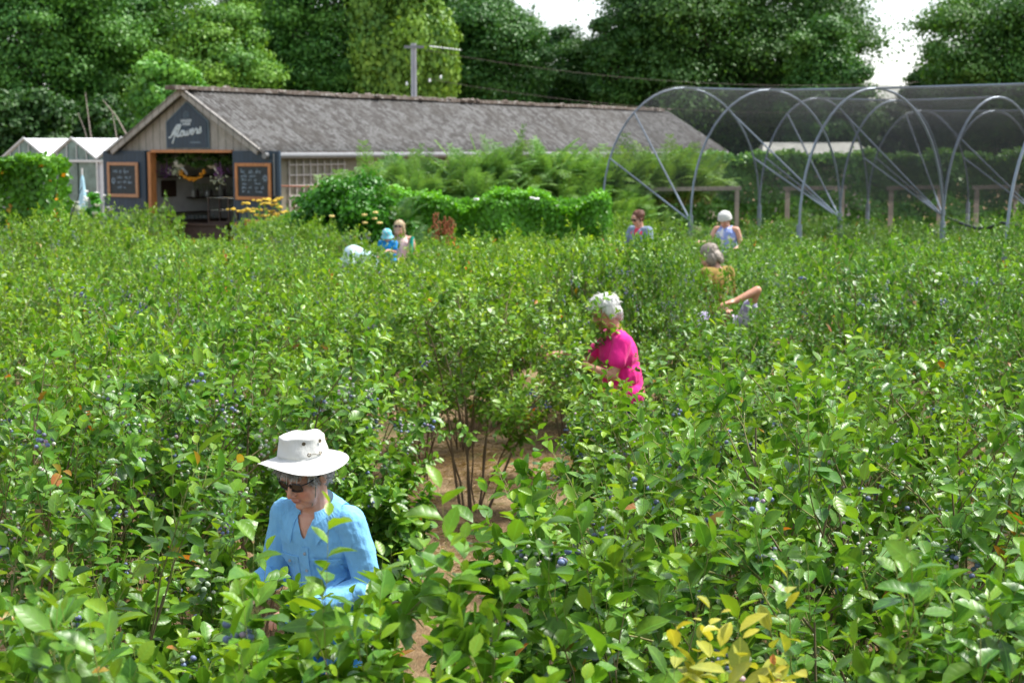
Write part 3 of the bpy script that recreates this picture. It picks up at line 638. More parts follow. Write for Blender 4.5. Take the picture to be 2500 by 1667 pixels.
for j,lab in ((0,"hooped net tunnel standing nearest the barn roof's end"),(1,"hooped net tunnel between the nearest one and the one furthest from the barn"),(2,"hooped net tunnel furthest from the barn, greyed by layers of net")):
    rowA, rowB = FOOT[j], FOOT[j+1]; n = min(len(rowA), len(rowB), len(APEX[j]))
    t = thing("net_tunnel", lab, "net tunnel", rowA[0], 0, "net tunnels at the field edge"); o0 = rowA[0]
    for i in range(n):
        A, B = rowA[i]-o0, rowB[i]-o0
        MB().tube(arch(A,B,APEX[j][i]), .023, 8).build("hoop", M['galv'], t, True)
        MB().tube([A, A+Vector((0,0,ZS+.12))], .05, 8).build("leg", M['galv'], t, True)
        if j == 2: MB().tube([B, B+Vector((0,0,ZS+.12))], .05, 8).build("leg", M['galv'], t, True)
    for side in (0,1):
        A, B = rowA[0]-o0, rowB[0]-o0; za = APEX[j][0]; tgt = ((rowA if side == 0 else rowB)[1]-o0) + Vector((0,0,ZS))
        for zz in (2.5,3.5):
            tt = math.asin(min(1,((zz-ZS)/(za-ZS))**(1/.92)))
            if side: tt = PI-tt
            p0 = arch(A,B,za,2,tt,tt)[0]
            MB().tube([p0, tgt], .019, 8).build("brace", M['galv'], t, True)
    MB().tube([arch(rowA[i]-o0,rowB[i]-o0,APEX[j][i],3)[1] for i in range(n)], .022, 6).build("ridge_purlin", M['galv'], t, True)
    nm = MB(); cols = []
    for i in range(n-1):
        for f in (0,.25,.5,.75)+((1.0,) if i == n-2 else ()):
            a = arch(rowA[i]-o0,rowB[i]-o0,APEX[j][i]+.06,25,.22,PI-.22); b2 = arch(rowA[i+1]-o0,rowB[i+1]-o0,APEX[j][i+1]+.06,25,.22,PI-.22)
            cols.append([p*(1-f)+q2*f-Vector((0,0,.22*4*f*(1-f)*(.3 if 0 < k < 24 else 1))) for k,(p,q2) in enumerate(zip(a,b2))])
    nm.add([p for c in cols for p in c], [(i*25+k, i*25+k+1, (i+1)*25+k+1, (i+1)*25+k) for i in range(len(cols)-1) for k in range(24)])
    nm.build("net", M['net'], t, True)
    hm = []
    for i in range(1, n-1):
        for f in np.linspace(0,1,9): hm.append((rowB[i]-o0)*(1-f)+(rowB[i+1]-o0)*f+Vector((0,0,ZS+.0-.16*abs(math.sin(f*PI*1.5))+.03*math.sin(f*11))))
    if hm and j == 1: MB().tube(hm, .03, 6).build("rolled_net_hem", M['slate_board'], t, True)
# timber frames inside the tunnels
M['post_wood'] = simple("grey_post_timber", (.36,.32,.27), .85, .25, 12, stretch=(1,1,.2))
for (a,c,d,lab) in ((1584,1797,37,"timber post-and-rail frame behind the auburn-haired woman"),(1920,2053,37.6,"timber post-and-rail frame behind the first tunnel's braces"),(2172,2290,38.2,"timber post-and-rail frame seen through two layers of net"),(2380,2476,38.8,"timber post-and-rail frame dimmest under the net by the picture's edge")):
    A, B = ft(a,d), ft(c,d+.3); t = thing("post_and_rail_frame", lab, "timber frame", A, 0, "timber frames in the tunnels")
    for p in (Vector(), B-A): MB().box(p+Vector((0,0,.86)),(.10,.10,1.72)).build("post", M['post_wood'], t)
    MB().bar(Vector((-.1,0,1.76)),(B-A)+Vector((.1,0,1.78)),.07,.09).build("rail", M['post_wood'], t)
# ---------------------------------------------------------------- trees and hedges
def crown_mesh(seed, c, rad, nl, per, ls, droop=0.0, gap=.0, lobe=(.12,.31), young=.35, shell=.5):
    rng = np.random.default_rng(seed); c = np.array(c, float); rad = np.array(rad, float)
    P=[]; L=[]; Nn=[]; S=[]; CO=[]; cen=[]
    mr = (rad[0]*rad[1]*rad[2])**(1/3)
    nl = int(nl*1.5)
    for i in range(nl):
        for _ in range(20):
            d = nrm(rng.normal(0,1,3)); q = shell+(1-shell)*rng.random()**.6
            p = d*q*rad*(1+.12*math.sin(3*d[0]*2+seed)+.1*math.sin(5*d[2]+2*d[1]+seed))
            if d[2] > -.85: break
        lr = mr*rng.uniform(*lobe); cen.append(c+p); n = int(per*rng.uniform(.6,1.3)*(lr/(mr*.27))**1.6)
        u = nrm(rng.normal(0,1,(n,3))); u[:,2] = np.where(rng.random(n) < .6, np.abs(u[:,2]), u[:,2]); u = nrm(u)
        rr_ = rng.random(n)**.4*rng.uniform(.65,1.4,n); sq = np.array([1.15,1.15,.72+droop])
        pos = c + p + u*sq*(lr*rr_*(1+.25*rng.normal(0,.5,n)))[:,None]
        if droop: pos[:,2] -= droop*lr*rng.random(n)*1.2
        P.append(pos); nn = u + rng.normal(0,.45,(n,3)) + np.array([0,0,.35]); Nn.append(nn)
        l = np.cross(nn, rng.normal(0,1,(n,3))); l[:,2] -= .3+droop*2; L.append(l); S.append(ls*rng.uniform(.6,1.35,n))
        lobe_y = rng.beta(1.3,2.2)*young*1.6; CO.append(np.stack([np.clip(lobe_y+rng.normal(0,.1,n),0,1), np.clip(rng.beta(1.5,1.5)*.7+rng.uniform(-.1,.4,n),0,1), np.zeros(n), np.ones(n)],1))
    nf_ = int(sum(len(q) for q in P)*.16)
    if nf_ > 2000:
        u = nrm(rng.normal(0,1,(nf_,3))); pos = c + u*rad*(rng.uniform(.45,1.0,nf_)**.5*(1+.10*np.sin(u[:,0]*7+seed)+.08*np.sin(u[:,2]*9+u[:,1]*5)))[:,None]
        P.append(pos); Nn.append(u+rng.normal(0,.6,(nf_,3))+np.array([0,0,.4])); l = rng.normal(0,1,(nf_,3)); l[:,2] -= .4; L.append(l); S.append(ls*rng.uniform(.6,1.3,nf_)); CO.append(np.stack([rng.beta(1.2,2.5,nf_)*young, rng.random(nf_), np.zeros(nf_), np.ones(nf_)],1))
    P = np.concatenate(P); n = len(P)
    me = leaves("crown", P, np.concatenate(L), np.concatenate(Nn), np.concatenate(S), rng.uniform(0,.3,n), rng.uniform(.1,.6,n), np.concatenate(CO), 1, 1.25)
    return me, cen
def tree(label, cat, px, depth, topy, rpx, zb, seed, nl=70, per=1500, ls=.155, tint=(1,1,1), name="broadleaf_tree", group="trees behind the farm", deep=None, trunk=.3, mat='tree_leaf', **kw):
    b_ = at(px, topy, depth); r = .90*rpx*2500/2352/FPX*depth; zt = b_.z; rz = (zt-zb)/2
    t = thing(name, label, cat, (b_.x,depth,0), 0, group)
    me, cen = crown_mesh(seed, (0,0,zb+rz), (r, deep or r*.9, rz), nl, per, ls, **kw)
    o = mobj("crown", me, M[mat], t); o.color = (*tint,1)
    rng = np.random.default_rng(seed+1); tb = Tubes()
    top = np.array([rng.normal(0,.2), 0, zb+rz*1.5]); tp_ = curve(np.zeros(3), np.array([0,0,1.0]), nrm(top), np.linalg.norm(top), 9, rng, .06); tb.add(tp_, trunk, trunk*.25, 0.0, 8)
    for q in cen[::3]:
        i = int(rng.integers(2,7)); s = tp_[i]; mid = (s+q)/2+np.array([0,0,.12*np.linalg.norm(q-s)]); tb.add(np.array([s, (s+mid)/2, mid, (mid+q)/2+np.array([0,0,.05]), q]), trunk*.35, trunk*.06, .2, 5)
    mobj("trunk", tb.mesh("trunk"), M['bark'], t); return t
tree("big pale-edged tree filling the top left corner", "tree", 60, 66, -190, 250, 1.0, 101, 95, 1404, tint=(1.22,1.60,1.17))
tree("broad mid-green tree above the glasshouse with sky gaps", "tree", 300, 70, -150, 200, 1.5, 102, 62, 1296, tint=(1.37,1.68,1.24), shell=.35)
tree("yellow-green tree left of the sign, tips catching light", "tree", 480, 64, 10, 150, 1.2, 103, 60, 1296, tint=(1.83,1.98,1.32), young=.6)
tree("low bright bushy tree just behind the barn's ridge end", "tree", 395, 55, 150, 95, .4, 104, 40, 1134, ls=.22, tint=(1.45,1.90,1.17), young=.5)
tree("feathery light green tree at the top left of the utility pole", "tree", 590, 76, -150, 120, 3.0, 105, 60, 1134, tint=(1.90,2.13,1.46), droop=.4, young=.6)
tree("dark tree with bright lower boughs left of the utility pole", "tree", 745, 68, -170, 165, 1.0, 106, 80, 1404, tint=(1.15,1.52,1.10), young=.45)
tree("weeping birch with hanging yellow-green foliage behind the pole", "tree", 930, 65, -160, 100, 1.0, 107, 70, 1404, ls=.22, tint=(2.1,1.95,1.35), droop=.9, young=.6, name="birch_tree")
tree("rounded dark tree standing right of the birch", "tree", 1110, 72, -45, 142, .8, 108, 80, 1404, tint=(0.90,1.23,1.02), young=.25)
tree("tall dark tree glimpsed between the birch and the rounded tree", "tree", 1035, 86, -130, 70, 1.5, 119, 44, 1080, tint=(.85,1.1,.9))
tree("thin ragged tree between the rounded dark tree and the sky gap", "tree", 1225, 88, 20, 55, 2.0, 109, 26, 891, tint=(0.88,1.12,0.96), shell=.2)
tree("lower dark tree under the middle sky gap", "tree", 1340, 76, 70, 125, .6, 110, 62, 1296, tint=(0.90,1.15,1.08), young=.3)
tree("huge dark oak spreading above the net tunnels", "tree", 1680, 73, -230, 330, 1.0, 111, 150, 1728, tint=(.85,1.08,.82), young=.3, name="oak_tree", trunk=.5)
tree("ragged outer boughs of a tree between the sky gap and the oak", "tree", 1420, 70, 20, 80, 2.5, 112, 30, 891, tint=(0.81,1.10,0.84), shell=.2)
tree("green tree at the right edge under the bright sky", "tree", 2395, 68, -60, 245, .8, 113, 85, 1350, tint=(1.00,1.25,0.96), young=.35)
tree("small rounded tree on the left flank of the right edge tree", "tree", 2150, 74, 112, 62, .8, 114, 45, 1134, tint=(0.94,1.25,1.02))
tree("pale willow showing behind the right-hand tunnels", "tree", 2190, 80, 160, 75, .8, 115, 36, 1134, ls=.2, tint=(1.88,2.00,1.56), name="willow_tree")
tree("dark tree at the oak's right flank with sky holes", "tree", 1895, 66, 60, 98, .8, 116, 55, 1188, tint=(0.88,1.19,0.90), shell=.3)
for i,(px,d,ty,r) in enumerate(((40,60,215,130),(200,62,235,120),(330,58,235,95),(520,74,180,120),(660,78,170,120),(840,80,180,110),(1010,80,150,100),(1220,82,170,110),(1480,80,170,130),(1650,72,215,130),(1850,74,215,130),(2030,84,232,80))):
    tree(["dark understorey shrub in the wood left of the barn","dark understorey shrub in the wood above the barn roof","dark understorey shrub in the wood behind the net tunnels"][0 if i<3 else (1 if i<9 else 2)], "shrub", px, d, ty, r, .2, 130+i, 40, 700, ls=.2, tint=(.55,.75,.55), name="understorey_shrub", group=["understorey left of the barn","understorey above the barn roof","understorey behind the tunnels"][0 if i<3 else (1 if i<9 else 2)], trunk=.14, young=.2)
def hedge(label, x0, x1, y, z, th, n, seed, ls=.075, tint=(1,1,1), red=.0, rz=0, mat='hedge_leaf', young=.5, cat="hedge", wav=.07):
    rng = np.random.default_rng(seed); L_ = x1-x0; t = thing("clipped_hedge", label, cat, ((x0+x1)/2,y,0), rz)
    f = rng.random(n); top = f < .42
    X = rng.uniform(-L_/2,L_/2,n); Y = np.where(top, rng.uniform(-th/2,th/2,n), -th/2*np.ones(n)); Z = np.where(top, z, rng.uniform(.05,z,n))
    sd_ = f > .9; X = np.where(sd_, np.sign(rng.random(n)-.5)*L_/2, X); Y = np.where(sd_, rng.uniform(-th/2,th/2,n), Y); Z = np.where(sd_, rng.uniform(.05,z,n), Z)
    und = wav*(np.sin(X*2.9+seed)+np.sin(X*6.3+Z*4+seed*2)*.6+np.sin(Z*7+X*3)*.5)
    dep = np.abs(rng.normal(0,.09,n)); Nn = np.where(top[:,None], np.array([[0,0,1.0]]), np.array([[0,-1.0,.35]])) + rng.normal(0,.4,(n,3))
    Y = np.where(top, Y, Y+dep-und); Z = np.where(top, Z-dep+und*.9+.05*rng.normal(0,1,n), Z)
    Lv = np.cross(Nn, rng.normal(0,1,(n,3))); Lv[:,2] += .25
    pt = np.sin(X*3+Z*5+seed)*.5+.5
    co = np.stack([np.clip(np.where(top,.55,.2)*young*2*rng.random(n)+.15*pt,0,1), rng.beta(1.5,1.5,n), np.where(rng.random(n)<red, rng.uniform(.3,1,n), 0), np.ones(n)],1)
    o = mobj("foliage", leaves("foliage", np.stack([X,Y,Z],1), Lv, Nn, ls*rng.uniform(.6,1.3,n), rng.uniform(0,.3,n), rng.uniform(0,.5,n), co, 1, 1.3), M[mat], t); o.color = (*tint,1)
    tb = Tubes()
    for i in range(int(L_*5)):
        xx = rng.uniform(-L_/2,L_/2); tb.add(curve(np.array([xx,rng.uniform(-.2,.2)*th,0]), np.array([0,0,1.0]), nrm(np.array([rng.normal(0,.4),rng.normal(0,.3),1])), z*.9, 5, rng), .02, .006, 0.0, 5)
    mobj("stems", tb.mesh("stems"), M['bark'], t); return t
a, c = at(880,500,31), at(1395,500,31)
hedge("bright green clipped hedge below the bracken, dotted with bindweed", a.x, c.x, 31, 1.72, 1.0, 30000, 7, .085, (2.0,1.9,1.3), wav=.13)
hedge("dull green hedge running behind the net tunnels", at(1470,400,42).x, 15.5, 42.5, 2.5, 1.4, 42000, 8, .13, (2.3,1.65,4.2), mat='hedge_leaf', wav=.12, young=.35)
hedge("yellow-green hedge with orange leaves at the left edge", -10.2, at(132,420,26).x, 26, 2.5, 1.2, 26000, 9, .10, (1.7,1.45,1.3), red=.012, wav=.10)
# bank with bracken
bkm = simple("earth_bank", (.07,.09,.03), .95, .3, 4)
bk = MB(); nb = 30
for i in range(nb+1):
    u_ = i/nb; x = -4.3+9.9*u_; yc = 34.2+.9*max(0,x+1.0); hb = 1.25*math.sin(PI*min(1,max(0,u_*1.02)))**.35
    for k_,(dy,hz_) in enumerate(((-1.9,-.05),(-1.0,.6),(-.3,1.0),(.5,1.0),(1.3,.3),(1.6,-.05))): bk.v.append((x,yc+dy,hb*hz_+(.05*math.sin(i*1.3+k_))*(hz_>0)))
bk.f += [(i*6+k_,(i+1)*6+k_,(i+1)*6+k_+1,i*6+k_+1) for i in range(nb) for k_ in range(5)]
tag(bk.build("bank", bkm, None, True), "overgrown earth bank beside the barn", kind="structure")
def frond_clump(seed, nf=17, ln=.80):
    rng = np.random.default_rng(seed); P=[];L=[];Nn=[];S=[];CO=[]; tb = Tubes()
    for i in range(nf):
        az = 2*PI*i/nf+rng.normal(0,.3); o = np.array([math.cos(az),math.sin(az),0]); l_ = ln*rng.uniform(.55,1.25); ti_ = rng.uniform(.08,.55); te_ = rng.uniform(.25,1.1)
        pts = curve(o*.05, nrm(o*ti_+np.array([0,0,1])), nrm(o*te_+np.array([0,0,rng.uniform(-.35,.6)])), l_, 12, rng, .03); tb.add(pts, .008, .002, .6, 3); g = rng.random(); yg = rng.uniform(.1,.9)
        for k_ in range(2,12):
            t = nrm(pts[min(k_+1,11)]-pts[k_-1]); sd_ = nrm(np.cross(t,[0,0,1.0])); up_ = np.cross(sd_,t); pl_ = l_*.27*math.sin(PI*(1-(k_-1)/11.5))**.7*(1-.35*k_/12)+.03
            for s in (-1,1):
                d = nrm(sd_*s+t*.45+up_*-.1); m_ = 6
                for q in range(m_):
                    b0 = pts[k_]+d*pl_*q/m_
                    for s2 in (-1,1):
                        P.append(b0); L.append(nrm(np.cross(d,up_)*s2+d*.8)); Nn.append(up_+rng.normal(0,.35,3)); S.append(pl_*.26*(1-.6*q/m_)+.010); CO.append((yg*(.5+.5*k_/12)+rng.uniform(-.1,.1), np.clip(g+rng.normal(0,.15),0,1), 0, 1))
    n = len(P); fo = leaves("fronds", P, L, Nn, S, np.full(n,.1), np.full(n,.2), np.clip(CO,0,1), 1, .9); st = tb.mesh("stems"); fo.materials.append(M['fern']); st.materials.append(M['cane']); return fo, st
FR = [frond_clump(s) for s in (1,2,3)]
rf_ = np.random.default_rng(12)
def bracken(x,y,z,s,lab,grp,tint):
    t = thing("bracken_fern", lab, "fern", (x,y,z), rf_.uniform(0,6.28), grp); f = FR[rf_.integers(3)]
    o = mobj("fronds", f[0], None, t); o.color = (*tint,1); mobj("stems", f[1], None, t); t.scale = (s,s,s*rf_.uniform(1.1,1.5))
for i in range(200):
    u_ = rf_.random(); dy = rf_.uniform(-1.6,.9); x = -4.0+7.4*u_; yc = 34.2+.9*max(0,x+1.0)
    zz = 1.78*math.sin(PI*min(.98,max(.02,u_)))**.35*np.interp(dy, [-1.9,-1,-.3,.9],[0,.6,1,.8]) - .05
    v = rf_.uniform(1.0,1.55); bracken(x, yc+dy, zz, rf_.uniform(.95,1.3), "arching bracken fern crowded on the bank beside the barn", "bracken on the bank", (v,v*1.02,v))
for i in range(30): bracken(*(lambda a: (a, 34.2+.9*(a+1)+rf_.uniform(-1.0,1.0)))(rf_.uniform(2.0,4.9)), 1.35, rf_.uniform(1.1,1.4), "yellow-green bracken fern at the barn's far end inside the first hoop", "bracken at the barn's far end", (1.3,1.25,.8))
for x,y,s in ((-8.4,21.5,1.6),(-8.1,23,1.5)): bracken(x, y, .5, s, "grey-green bracken fern at the left edge before the hedge", "bracken at the left edge", (1.1,1.05,1.3))
# rose shrub with bracken growing out of it
tree("dark rounded rose shrub behind the blonde woman", "shrub", 815, 27.6, 398, 132, .1, 201, 60, 420, ls=.085, tint=(0.94,1.19,0.96), name="rose_shrub", group="garden plants before the barn", trunk=.05, mat='hedge_leaf', young=.3)
for i in range(9): bracken(at(rf_.uniform(730,940),480,27.8).x, 28.2+rf_.uniform(-.9,.8), rf_.uniform(.6,1.35), rf_.uniform(.75,1.0), "grey-green bracken fern sprouting from the rose shrub", "bracken in the rose shrub", (.85,.95,1.1))
M['rose'] = simple("pale_yellow_petals", (.62,.48,.16), .7, .2, 50); M['white_petal'] = simple("white_petals", (.8,.8,.78), .6, .05, 50); M['yellow_umbel'] = simple("yellow_umbel", (.55,.38,.03), .8, .3, 60); M['rust_plant'] = simple("rusty_seed_head", (.26,.085,.03), .9, .35, 40); M['green_stem'] = simple("green_stem", (.10,.17,.05), .7, .3, 20)
def blossom(px, py, d, r, mat, lab, cat, grp, name="flower", n=9):
    rng = random.Random(int(px*7+py)); q = MB(); p = at(px,py,d)
    for i in range(n):
        an = 2*PI*i/n; q.ell((r*.55*math.cos(an), r*.35*math.sin(an), rng.uniform(-.15,.15)*r), (r*.45,r*.4,r*.3), nu=7, nv=5)
    q.ell((0,-r*.2,r*.1),(r*.4,r*.4,r*.35), nu=7, nv=5); o = tag(q.build(name, M[mat], None, True), lab, cat, grp); o.location = p
for px,py in ((762,497),(862,488),(860,502),(838,512),(872,512),(837,494)): blossom(px,py,26.5,.05,'rose',"pale yellow rose bloom on the dark shrub","flower","yellow roses")
for px,py in ((1094,458),(1222,455),(1233,457)): blossom(px,py,30.35,.055,'white_petal',"white bindweed flower on the bright hedge","flower","bindweed flowers")
def spray_plant(name, label, px, d, topy, w_, n, mat, seed, flat=True, tint=None, hr=.085):
    b_ = at(px, topy, d); t = thing(name, label, "plant", (b_.x,d,0), 0, "garden plants before the barn"); rng = random.Random(seed); st = MB(); hd = MB()
    for i in range(n):
        x = rng.uniform(-w_,w_); y = rng.uniform(-.3,.3); z = b_.z*rng.uniform(.72,1.0)
        st.tube([(x*.25,y*.25,0),(x*.6,y*.6,z*.55),(x,y,z)], .008, 5)
        if flat:
            for k_ in range(9): hd.ell((x+rng.gauss(0,hr*.55), y+rng.gauss(0,hr*.4), z+rng.gauss(0,.012)), (hr*.45,hr*.45,hr*.22), nu=6, nv=4)
        else:
            for k_ in range(26): hd.ell((x*(1-.02*k_)+rng.gauss(0,.022), y+rng.gauss(0,.022), z-k_*.03), (.022,.022,.026), nu=5, nv=4)
        st.tube([(x*.5,y*.5,z*.45),(x*.5+rng.uniform(-.15,.15),y,z*.62)], .005, 4)
    st.build("stems", M['green_stem'], t, True); hd.build("flower_heads", M[mat], t, True)
    lv = crown_mesh(seed, (0,0,b_.z*.35), (w_*.9,.3,b_.z*.33), 10, 60, .07)[0]; o = mobj("leaves", lv, M['hedge_leaf'], t)
spray_plant("fennel_plant", "tall plant with yellow umbel flowers before the navy door", 600, 35.2, 452, .62, 26, 'yellow_umbel', 31)
spray_plant("dock_plant", "rusty brown dock seed spikes before the bright hedge", 1015, 29.2, 482, .24, 14, 'rust_plant', 32, False)
spray_plant("daisy_plant", "white daisies flowering beside the navy door's left edge", 215, 37.2, 435, .38, 14, 'white_petal', 33, hr=.05)
spray_plant("pale_grass_plant", "pale feathery grass clump in front of the glasshouse", 168, 36.5, 470, .6, 22, 'palegreen', 34, hr=.06)
tree("small bright rounded shrub at the navy door's foot", "shrub", 215, 36.8, 445, 26, .2, 205, 24, 240, ls=.07, tint=(1.12,1.62,0.72), name="rounded_shrub", group="garden plants before the barn", trunk=.03, mat='hedge_leaf')
tree("leafy shrub by the trellis foot beside the fennel", "shrub", 672, 33.5, 478, 34, .2, 206, 26, 240, ls=.07, tint=(1.12,1.38,0.84), name="leafy_shrub", group="garden plants before the barn", trunk=.03, mat='hedge_leaf')
tree("creeper climbing to the barn gutter", "creeper", 905, 39.5, 352, 38, 1.4, 207, 16, 130, ls=.09, tint=(1.12,1.38,0.96), name="creeper", group="garden plants before the barn", trunk=.02, mat='hedge_leaf', deep=.25)
ab = at(612,500,33.8); t = thing("pavement_board", "small orange-framed A-board below the fennel flowers", "sign board", (ab.x,33.8,0), BRZ)
for s in (-1,1):
    Mx = Matrix.Rotation(s*.18,4,'X')
    q = MB(); q.box((0,0,0),(1,1,1)); q = MB()
    for x in (-.3,.3): q.box(Mx @ Vector((x,s*.0,.62)) + Vector((0,-s*.12,0)), (.06,.03,1.2), M=Mx)
    for z in (.2,1.18): q.box(Mx @ Vector((0,0,z)) + Vector((0,-s*.12,0)), (.54,.03,.07), M=Mx)
    q.build("frame", M['orange_wood'], t); MB().box(Mx @ Vector((0,s*.012,.69)) + Vector((0,-s*.12,0)), (.54,.012,.9), M=Mx).build("board", M['slate_board'], t)
# bare branched stem in front of the left wood, irrigation hose in the aisle
tb = Tubes(); rng = np.random.default_rng(3)
for i in range(6): tb.add(curve(np.zeros(3), nrm(np.array([rng.normal(0,.35),0,1])), nrm(np.array([rng.normal(0,.5),0,1])), rng.uniform(3.2,5.2), 8, rng, .05), .06, .012, 0.0, 6)
pb = at(243,330,52); t = thing("bare_tree", "bare grey branched stems rising behind the glasshouse", "tree", (pb.x,52,0)); mobj("branches", tb.mesh("branches"), simple("dead_branch", (.26,.22,.18), .9, .2, 10), t)
hose = MB().tube([(-1.3,9.6,.03),(-.75,9.45,.03),(-.35,9.3,.04),(.1,9.25,.03),(.7,9.1,.03)], .013, 6).build("irrigation_hose", M['slate_board'], None, True); tag(hose, "thin black irrigation hose lying across the straw aisle", "hose")

gr_ = thing("hanging_greenery", "dark green foliage hung to dry along the top of the shop doorway", "dried foliage", barn_pt(-.3,.55,2.45), BRZ)
o = mobj("leaves", crown_mesh(77, (0,0,0), (1.35,.25,.20), 40, 60, .07)[0], M['tree_leaf'], gr_); o.color = (.8,.9,.8,1); MB().tube([(-1.5,0,.22),(1.7,0,.22)], .012, 6).build("rail", M['dark_wood'], gr_)
# ---------------------------------------------------------------- blueberry bushes
PROTO = [gen_bush(11, tall=4, fit=(.82,1.65)), gen_bush(12, ncane=12, nsh=5, tall=6, leaf=.064, fit=(.80,1.65)), gen_bush(13, ncane=11, tall=3, leaf=.068, fit=(.78,1.6)), gen_bush(14, ncane=12, nbr=8, leaf=.060, red=.004, tall=3, fit=(.85,1.65)), gen_bush(15, ncane=12, tall=5, leaf=.070, fit=(.85,1.65))]
OPEN = gen_bush(21, H=1.9, ncane=9, nbr=12, nsh=7, skirt=.33, leaf=.062, tall=6, red=.006, fit=(.95, at(1150,600,11.5).z))
PALE = gen_bush(22, H=1.2, ncane=9, nbr=6, nsh=4, tall=2, red=.07, leaf=.062, fit=(.21, at(1690,1460,2.95).z))
PALE['foliage'].materials[0] = M['leaf_autumn']
FAR = [gen_bush(31, lod=1, fit=(.85,1.3)), gen_bush(32, lod=1, ncane=12, tall=8, fit=(.85,1.35)), gen_bush(33, lod=1, leaf=.068, nsh=4, tall=9, fit=(.85,1.35)), gen_bush(34, lod=1, ncane=12, red=.006, fit=(.85,1.3))]
rb = np.random.default_rng(77)
MIXES = [(.85,.1,.05),(.6,.15,.25),(.35,.15,.5),(.12,.13,.75)]
CL = []
for i in range(10):
    CL.append(berry_mesh(rb, cluster_pts(rb, [14,9,10,7,18,8,11,6,9,12][i]), MIXES[i%4], 2))
CLW = np.array([i%4 for i in range(10)])
def pick_tips(p, rng, n, lo=.42, hi=.93):
    t = [x[0] for x in p['tips']]; z = np.array([x[1][2] for x in t]); r = np.array([math.hypot(x[1][0],x[1][1]) for x in t])
    yy_ = np.array([x[1][1] for x in t]); ok = np.where((z > p['H']*lo) & (z < p['H']*hi) & (r > p['R']*.5) & (yy_ < p['R']*.35))[0]
    n = min(n, len(ok))
    return [t[i][-1]*.3+t[i][1]*.7+np.array([0,-.03,-.005]) for i in rng.choice(ok, n, replace=False)]
for p in FAR:
    c = []
    for q in pick_tips(p, rb, 55):
        c += [q+d for d in cluster_pts(rb, rb.integers(4,9), .008)]
    p['berries'] = berry_mesh(rb, c, (.5,.12,.38), 1, .0085)
def put_bush(p, x, y, sr, sz, rz, label, group, tint=(1,1,1), nclus=0, rng=rb):
    t = thing("blueberry_bush", label, "bush", (x,y,0), rz, group); t.scale = (sr,sr,sz)
    for nm in ('canes','foliage','berries'):
        if nm in p:
            o = mobj(nm, p[nm], None, t); o.color = (*tint,1)
            if nm == 'berries': o["kind"] = "stuff"
    if nclus:
        for q in pick_tips(p, rng, nclus):
            o = mobj("berry_cluster", CL[rng.choice(len(CL), p=[.08,.09,.13,.15,.07,.08,.13,.14,.06,.07])], None, t)
            o.location = q; s = rng.uniform(1.1,1.5); o.scale = (s/sr, s/sr, s/sz); o.rotation_euler = (rng.normal(0,.3), rng.normal(0,.3), rng.uniform(0,6.28))
    return t
NEAR = [  # px, depth, top py (2352 wide print), radius, proto, clusters, tint, label
 (750, 3.1, 1300, .31, 5, 8, (1.1,1.1,.9), "big-leaved blueberry bush right in front of the blue-shirted woman"),
 (1110, 2.95, 1405, .24, 5, 7, (1.1,1.1,1), "low blueberry bush at the bottom edge beside the brown aisle"),
 (90, 4.0, 1105, .55, 2, 20, (1,1,1), "blueberry bush filling the bottom left corner"),
 (395, 4.5, 1165, .38, 6, 26, (1,1.02,.9), "berry-laden blueberry bush the blue-shirted woman picks from"),
 (300, 3.1, 1390, .45, 5, 12, (.85,.92,1), "dark blueberry bush at the bottom edge left of the woman"),
 (1290, 4.5, 1110, .27, 4, 16, (.9,1,.9), "rounded blueberry bush in front of the one with bare canes"),
 (1570, 3.4, 1250, .38, 5, 18, (1,1,1), "blueberry bush with long arching shoots right of the aisle bottom"),
 (1740, 4.9, 890, .75, 1, 26, (.92,1,.9), "tall blueberry bush with upright shoots below the pink-shirted woman's right"),
 (2060, 4.7, 985, .72, 0, 26, (.85,.97,.95), "leafy blueberry bush between the tall upright one and the right edge"),
 (2310, 5.0, 930, .65, 2, 22, (.85,.97,1), "blueberry bush cut by the right edge with thin bare stems"),
 (1950, 3.5, 1270, .65, 3, 26, (.75,.88,.95), "dark green blueberry bush at bottom right heavy with blue berries"),
 (2290, 3.3, 1310, .45, 5, 16, (.8,.92,.95), "blueberry bush in the bottom right corner"),
 (1560, 5.9, 1010, .6, 4, 16, (1,1,.9), "blueberry bush right of the pink-shirted woman's legs"),
 (40, 6.2, 830, .7, 0, 16, (.9,1,.95), "blueberry bush at the left edge behind the bottom left corner bush"),
 (250, 6.9, 790, .72, 3, 30, (.8,.95,.9), "blueberry bush left of the woman hung with ripening clusters"),
 (530, 7.4, 760, .72, 2, 22, (1,1.05,.95), "blueberry bush behind the white hat"),
 (725, 8.2, 790, .55, 1, 18, (.95,1.02,.9), "blueberry bush behind the blue shirt's shoulder beside the aisle"),
 (875, 7.6, 1080, .22, 4, 8, (.85,.97,.9), "low drooping blueberry bush at the aisle beside the blue sleeve"),
 (1440, 9.4, 905, .42, 0, 14, (1.15,1.12,.8), "yellow-green blueberry bush in front of the pink-shirted woman"),
 (1640, 8.2, 790, .75, 4, 18, (1.1,1.08,.85), "bright blueberry bush right behind the tall upright one"),
 (1950, 7.6, 790, .8, 2, 20, (1.12,1.08,.8), "yellow-green blueberry bush in the right half of the field"),
 (2250, 7.4, 800, .8, 1, 20, (1,1.02,.9), "blueberry bush near the right edge behind the front rows"),
 (690, 3.75, 1390, .28, 6, 8, (1,1.05,.9), "slim blueberry bush between the blue-shirted woman's waist and the front bush"),
 (1010, 2.9, 1440, .22, 6, 5, (1.05,1.08,.9), "lowest leafy blueberry shoots at the bottom edge, covering the path's near end"),
]
